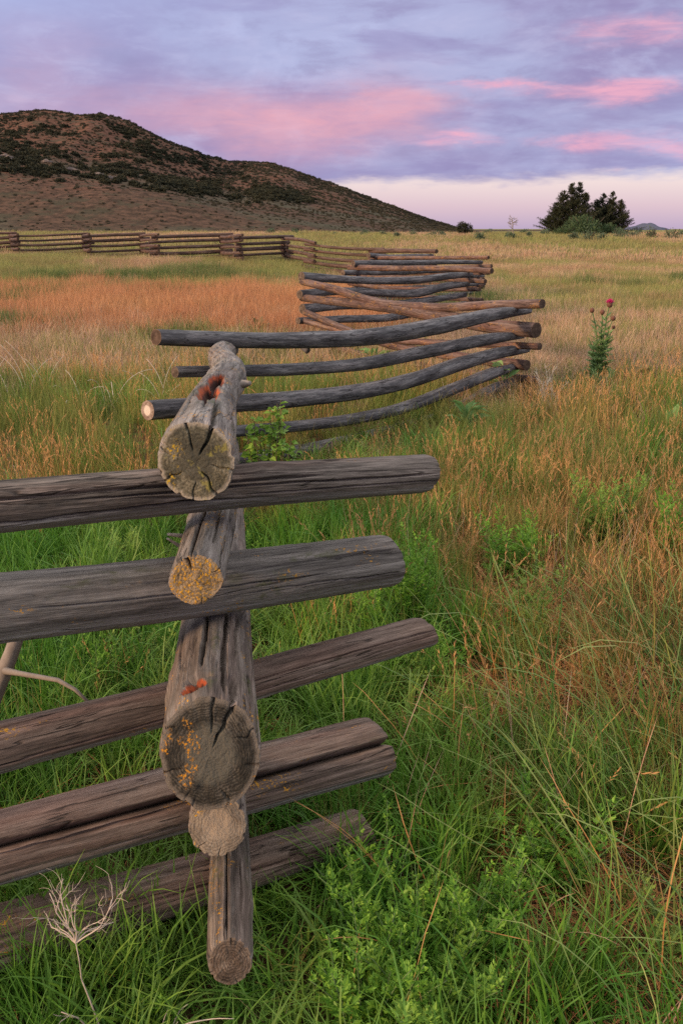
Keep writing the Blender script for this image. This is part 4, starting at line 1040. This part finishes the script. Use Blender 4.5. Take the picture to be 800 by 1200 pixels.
# ------------------------------------------------------------------ scrub and rocks on the hill
cb = src('scrub_sources')
for i in range(3):
    r = np.random.RandomState(700+i); p, v = cloud(260, 1, 1, .75, r)
    leaves('scrub_%d' % i, p, v+r.normal(0, .4, v.shape), .38, .26, M['brush'], coll=cb, seed=i)
cz = src('hill_sage_sources')
for i in range(2):
    r = np.random.RandomState(720+i); p, v = cloud(110, 1, 1, .8, r, 5)
    leaves('hillsage_%d' % i, p, v+r.normal(0, .4, v.shape), .5, .3, M['sagehill'], coll=cz, seed=i)
def onhill(n, r0, r1):
    az = rng.uniform(R_(-30), R_(11), n); rr = np.sqrt(rng.uniform(r0**2, r1**2, n)); return az, rr, hill_z(az, rr)
az, rr, z = onhill(60000, 330, 800)
E = np.interp(az, r_az, r_el)*760
x, y = rr*np.sin(az), rr*np.cos(az); f = (z-H)/rr/np.maximum(np.interp(az, r_az, r_el), .002)
nn = fbm(x*.024, y*.018, 0, 4); px = 400+np.tan(az)*1050
nf = fbm(x*.07, y*.05, 0, 3)
m1 = ss(.02, .42, nn*.8+.5*nf+.26*ss(250, 90, px)*ss(.62, .50, f))*ss(.36, .44, f)*ss(320, 190, px)*ss(1.03, .9, f+.1*nf)+.8*ss(-.05, .4, nf*.6+nn*.6)*ss(.16, .24, f)*ss(.50, .42, f)*ss(290, 90, px)
m2 = 1.0*ss(.95, .45, np.hypot((px-325)/52, (f-.50)/.17)+.5*nn)
m3 = .9*ss(.9, .3, np.hypot((px-225)/60, (f-.50)/.10)+.5*nn)
pr_ = np.clip(m1*.55+m2*.9+m3*.8, 0, 1)*ss(6, 18, z)
k = rng.uniform(0, 1, len(x)) < pr_*.46
s = rng.uniform(.8, 2.5, k.sum())
scatter('hillside_scrub', np.stack([x, y, z-.3], -1)[k], rng.uniform(0, 6, k.sum()), s, rng.randint(0, 3, k.sum()), cb, 'dark green scrub oak patches covering the hillside', 'scrub')
az, rr, z = onhill(34000, 235, 790); x, y = rr*np.sin(az), rr*np.cos(az)
k = rng.uniform(0, 1, len(x)) < .6+.6*pn(x*.02, y*.02)
s = rng.uniform(.25, .85, k.sum())*np.clip(rr[k]/420, .6, 1.7)*rng.uniform(.6, 1.3, k.sum())
scatter('hillside_sagebrush', np.stack([x, y, z-.1], -1)[k], rng.uniform(0, 6, k.sum()), s, rng.randint(0, 2, k.sum()), cz, 'fine grey green sagebrush speckling the hill', 'scrub')
r = np.random.RandomState(9)
for i, (pxx, rad, s, lab) in enumerate([(15, 395, 4.5, 'pale rock outcrop on the low spur at the left edge'), (62, 400, 3.4, 'pale rock outcrop on the low spur, left of the next two'), (90, 392, 4.2, 'pale broken rocks midway along the low spur'), (122, 386, 4.6, 'largest pale rock outcrop at the right end of the low spur'), (137, 380, 3.0, 'small pale rock right of the largest outcrop')]):
    a = math.atan((pxx-400)/1055.); z = float(hill_z(np.array(a), np.array(float(rad))))
    V, F = [], []
    bb = 0
    for q in range(7):
        u = np.linspace(0, np.pi, 8); w = np.linspace(0, 2*np.pi, 10, endpoint=False); U, Wv = np.meshgrid(u, w, indexing='ij')
        dx, dy, dz = np.sin(U)*np.cos(Wv), np.sin(U)*np.sin(Wv), np.cos(U)
        f = 1+.5*pn(dx*1.4+q+i*7, dy*1.4, dz*1.4); ssz = s*.62*(r.uniform(.3, .6) if q else .62)
        off = r.uniform(-1, 1, 3)*np.array([s*.55, s*.4, 0])*(q > 0); off[2] = -off[0]*.2
        v = np.stack([dx*f*ssz*1.1, dy*f*ssz, dz*f*ssz*.7], -1).reshape(-1, 3)+off
        ii = np.arange(80).reshape(8, 10)+bb; jj = np.roll(ii, -1, 1); V.append(v); F.append(np.stack([ii[:-1], ii[1:], jj[1:], jj[:-1]], -1).reshape(-1, 4)); bb += 80
    o = mk('rock_outcrop', np.concatenate(V), [np.concatenate(F)], M['rock'], None, False)
    o.location = (rad*math.sin(a), rad*math.cos(a), z+.3); tag(o, lab, 'rocks', 'rocks on the lower hillside')

# ------------------------------------------------------------------ sky and light
SUN_AZ = math.atan2(-.86, -.50)       # direction (x,y) towards the sun: left and behind the camera
SUN_EL = R_(15)
world = bpy.data.worlds.new('World'); scene.world = world; world.use_nodes = True
n = NT(world.node_tree)
tc = n.n.new('ShaderNodeTexCoord').outputs['Generated']
s3 = n.sep(tc); X, Yv, Z = s3[0], s3[1], s3[2]
wv = n.noise(n.vm('MULTIPLY', tc, (1, 1, 3)), 9, 5, .62, 0, True); wv = n.sep(wv)
az = n.m('ADD', n.m('ARCTAN2', X, Yv), n.m('MULTIPLY', n.m('SUBTRACT', wv[0], .5), .16))
v = n.m('MAXIMUM', Z, 0.0)
st = n.vm('MULTIPLY', tc, (1, 1, 2.6))
nA = n.noise(st, 3.2, 6, .58, .4)
nB = n.noise(n.vm('ADD', st, (4.3, 1.1, 2.2)), 7.0, 6, .6, .6)
nD = n.noise(n.vm('ADD', n.vm('MULTIPLY', tc, (1, 1, 5)), (2.3, 7.1, 5.2)), 22, 6, .65, .6)
nC = n.noise(n.vm('ADD', n.vm('MULTIPLY', tc, (1, 1, 7)), (1.3, 7.1, .2)), 5.0, 5, .55, .3)
sky = n.n.new('ShaderNodeTexSky'); sky.sky_type = 'NISHITA'; sky.sun_disc = False
sky.sun_elevation = SUN_EL; sky.sun_rotation = math.atan2(math.sin(0)*1-.86, -.50) % (2*math.pi)
nish = n.vm('MULTIPLY', sky.outputs[0], (.08, .08, .08))
clear = n.ramp(v, [(0.0, (.52, .40, .58)), (.022, (.72, .53, .62)), (.05, (.90, .73, .72)), (.12, (.55, .60, .80))])
clear = n.mix(.12, clear, nish)
deck = n.mix(n.sst(nA, .36, .64), (.31, .27, .48), (.41, .43, .66))
deck = n.mix(n.m('MULTIPLY', n.sst(nB, .55, .72), .5), deck, (.52, .55, .80))
fine = n.noise(n.vm('ADD', n.vm('MULTIPLY', tc, (1, 1, 3.2)), (9.3, 3.1, .2)), 13, 5, .6, .3)
deck = n.mix(n.m('MULTIPLY', n.sst(fine, .48, .70), .45), deck, (.50, .50, .72))
deck = n.mix(n.m('MULTIPLY', n.sst(fine, .50, .30), .4), deck, (.25, .215, .40))
deck = n.mix(n.m('MULTIPLY', n.sst(nC, .52, .66), .5), deck, (.28, .24, .46))
def blob(px, py, wx, wy):
    a0 = math.atan((px-400)/1050.); e0 = (268-py)/1050.
    dx = n.m('DIVIDE', n.m('SUBTRACT', az, a0), wx/1050.); dy = n.m('DIVIDE', n.m('SUBTRACT', n.m('ADD', v, n.m('MULTIPLY', n.m('SUBTRACT', wv[1], .5), .035)), e0), wy/1050.)
    return n.m('EXPONENT', n.m('MULTIPLY', n.m('ADD', n.m('MULTIPLY', dx, dx), n.m('MULTIPLY', dy, dy)), -1.0))
def add(*a):
    o = a[0]
    for q in a[1:]: o = n.m('ADD', o, q)
    return o
# brighter blue at the upper left
deck = n.mix(n.m('MULTIPLY', blob(-20, 20, 260, 90), .7), deck, (.42, .50, .80))
deck = n.mix(n.m('MULTIPLY', blob(600, -10, 330, 30), .6), deck, (.20, .15, .36))
soft = add(blob(350, 165, 95, 28), n.m('MULTIPLY', blob(455, 140, 65, 24), .6), n.m('MULTIPLY', blob(230, 150, 150, 26), .8), n.m('MULTIPLY', blob(450, 135, 60, 25), .7), n.m('MULTIPLY', blob(60, 110, 60, 40), .3))
soft = n.m('MULTIPLY', soft, n.m('ADD', .35, n.m('MULTIPLY', nA, 1.0)), clamp=True)
deck = n.mix(n.m('MULTIPLY', n.m('MULTIPLY', soft, n.m('ADD', .45, n.m('MULTIPLY', nD, .9))), .66), deck, (.88, .42, .46))
streaks = add(blob(700, 178, 75, 11), blob(525, 172, 55, 9), n.m('MULTIPLY', blob(582, 117, 42, 5.5), 1.1), blob(715, 128, 60, 11), n.m('MULTIPLY', blob(745, 75, 90, 14), .75), n.m('MULTIPLY', blob(640, 125, 110, 10), .4), n.m('MULTIPLY', blob(800, 190, 40, 10), .7), n.m('MULTIPLY', blob(705, 205, 14, 5), .5))
sm = n.sst(n.m('MULTIPLY', streaks, n.m('MULTIPLY', nD, 1.9)), .12, 1.3)
deck = n.mix(n.m('MULTIPLY', sm, .80), deck, n.mix(nD, (.72, .34, .50), (.98, .48, .56)))
# ragged lower edge of the cloud deck
edge = n.m('ADD', v, n.m('MULTIPLY', n.m('SUBTRACT', n.noise(n.vm('MULTIPLY', tc, (1, 1, 5)), 14, 4, .6), .5), .030))
edge = n.m('ADD', edge, n.m('MULTIPLY', az, -.018))
dk = n.sst(edge, .040, .056)
col = n.mix(dk, clear, deck)
high = n.mix(n.noise(tc, 3, 4), (1.30, 1.27, 1.27), (1.65, 1.6, 1.6))
col = n.mix(n.sst(v, .26, .60), col, high)
# horizon all round stays warm behind the camera
bg = n.n.new('ShaderNodeBackground'); n.put(bg.inputs[0], col); bg.inputs[1].default_value = 1.0
wo = n.n.new('ShaderNodeOutputWorld'); n.l.new(bg.outputs[0], wo.inputs[0])
sd = bpy.data.lights.new('sun', 'SUN'); sd.energy = 4.6; sd.angle = R_(7); sd.color = (1.0, .66, .40)
so = bpy.data.objects.new('sun', sd); LC.objects.link(so)
dv = Vector((-.86*math.cos(SUN_EL), -.50*math.cos(SUN_EL), math.sin(SUN_EL))).normalized()
so.rotation_euler = dv.to_track_quat('Z', 'Y').to_euler()
# ------------------------------------------------------------------ camera
cd_ = bpy.data.cameras.new('camera'); cam = bpy.data.objects.new('camera', cd_); LC.objects.link(cam)
cam.location = (0, 0, H); cam.rotation_euler = (math.pi/2-PITCH, 0, 0)
cd_.sensor_fit = 'VERTICAL'; cd_.sensor_height = 36; cd_.sensor_width = 24; cd_.lens = 30; cd_.clip_start = .02; cd_.clip_end = 20000
scene.camera = cam
scene.view_settings.view_transform = 'Standard'; scene.view_settings.look = 'None'
scene.view_settings.exposure = 0.12; scene.view_settings.gamma = 1.0
scene.render.engine = 'CYCLES'
scene.cycles.use_denoising = False
scene.cycles.max_bounces = 6; scene.cycles.diffuse_bounces = 3; scene.cycles.transmission_bounces = 4
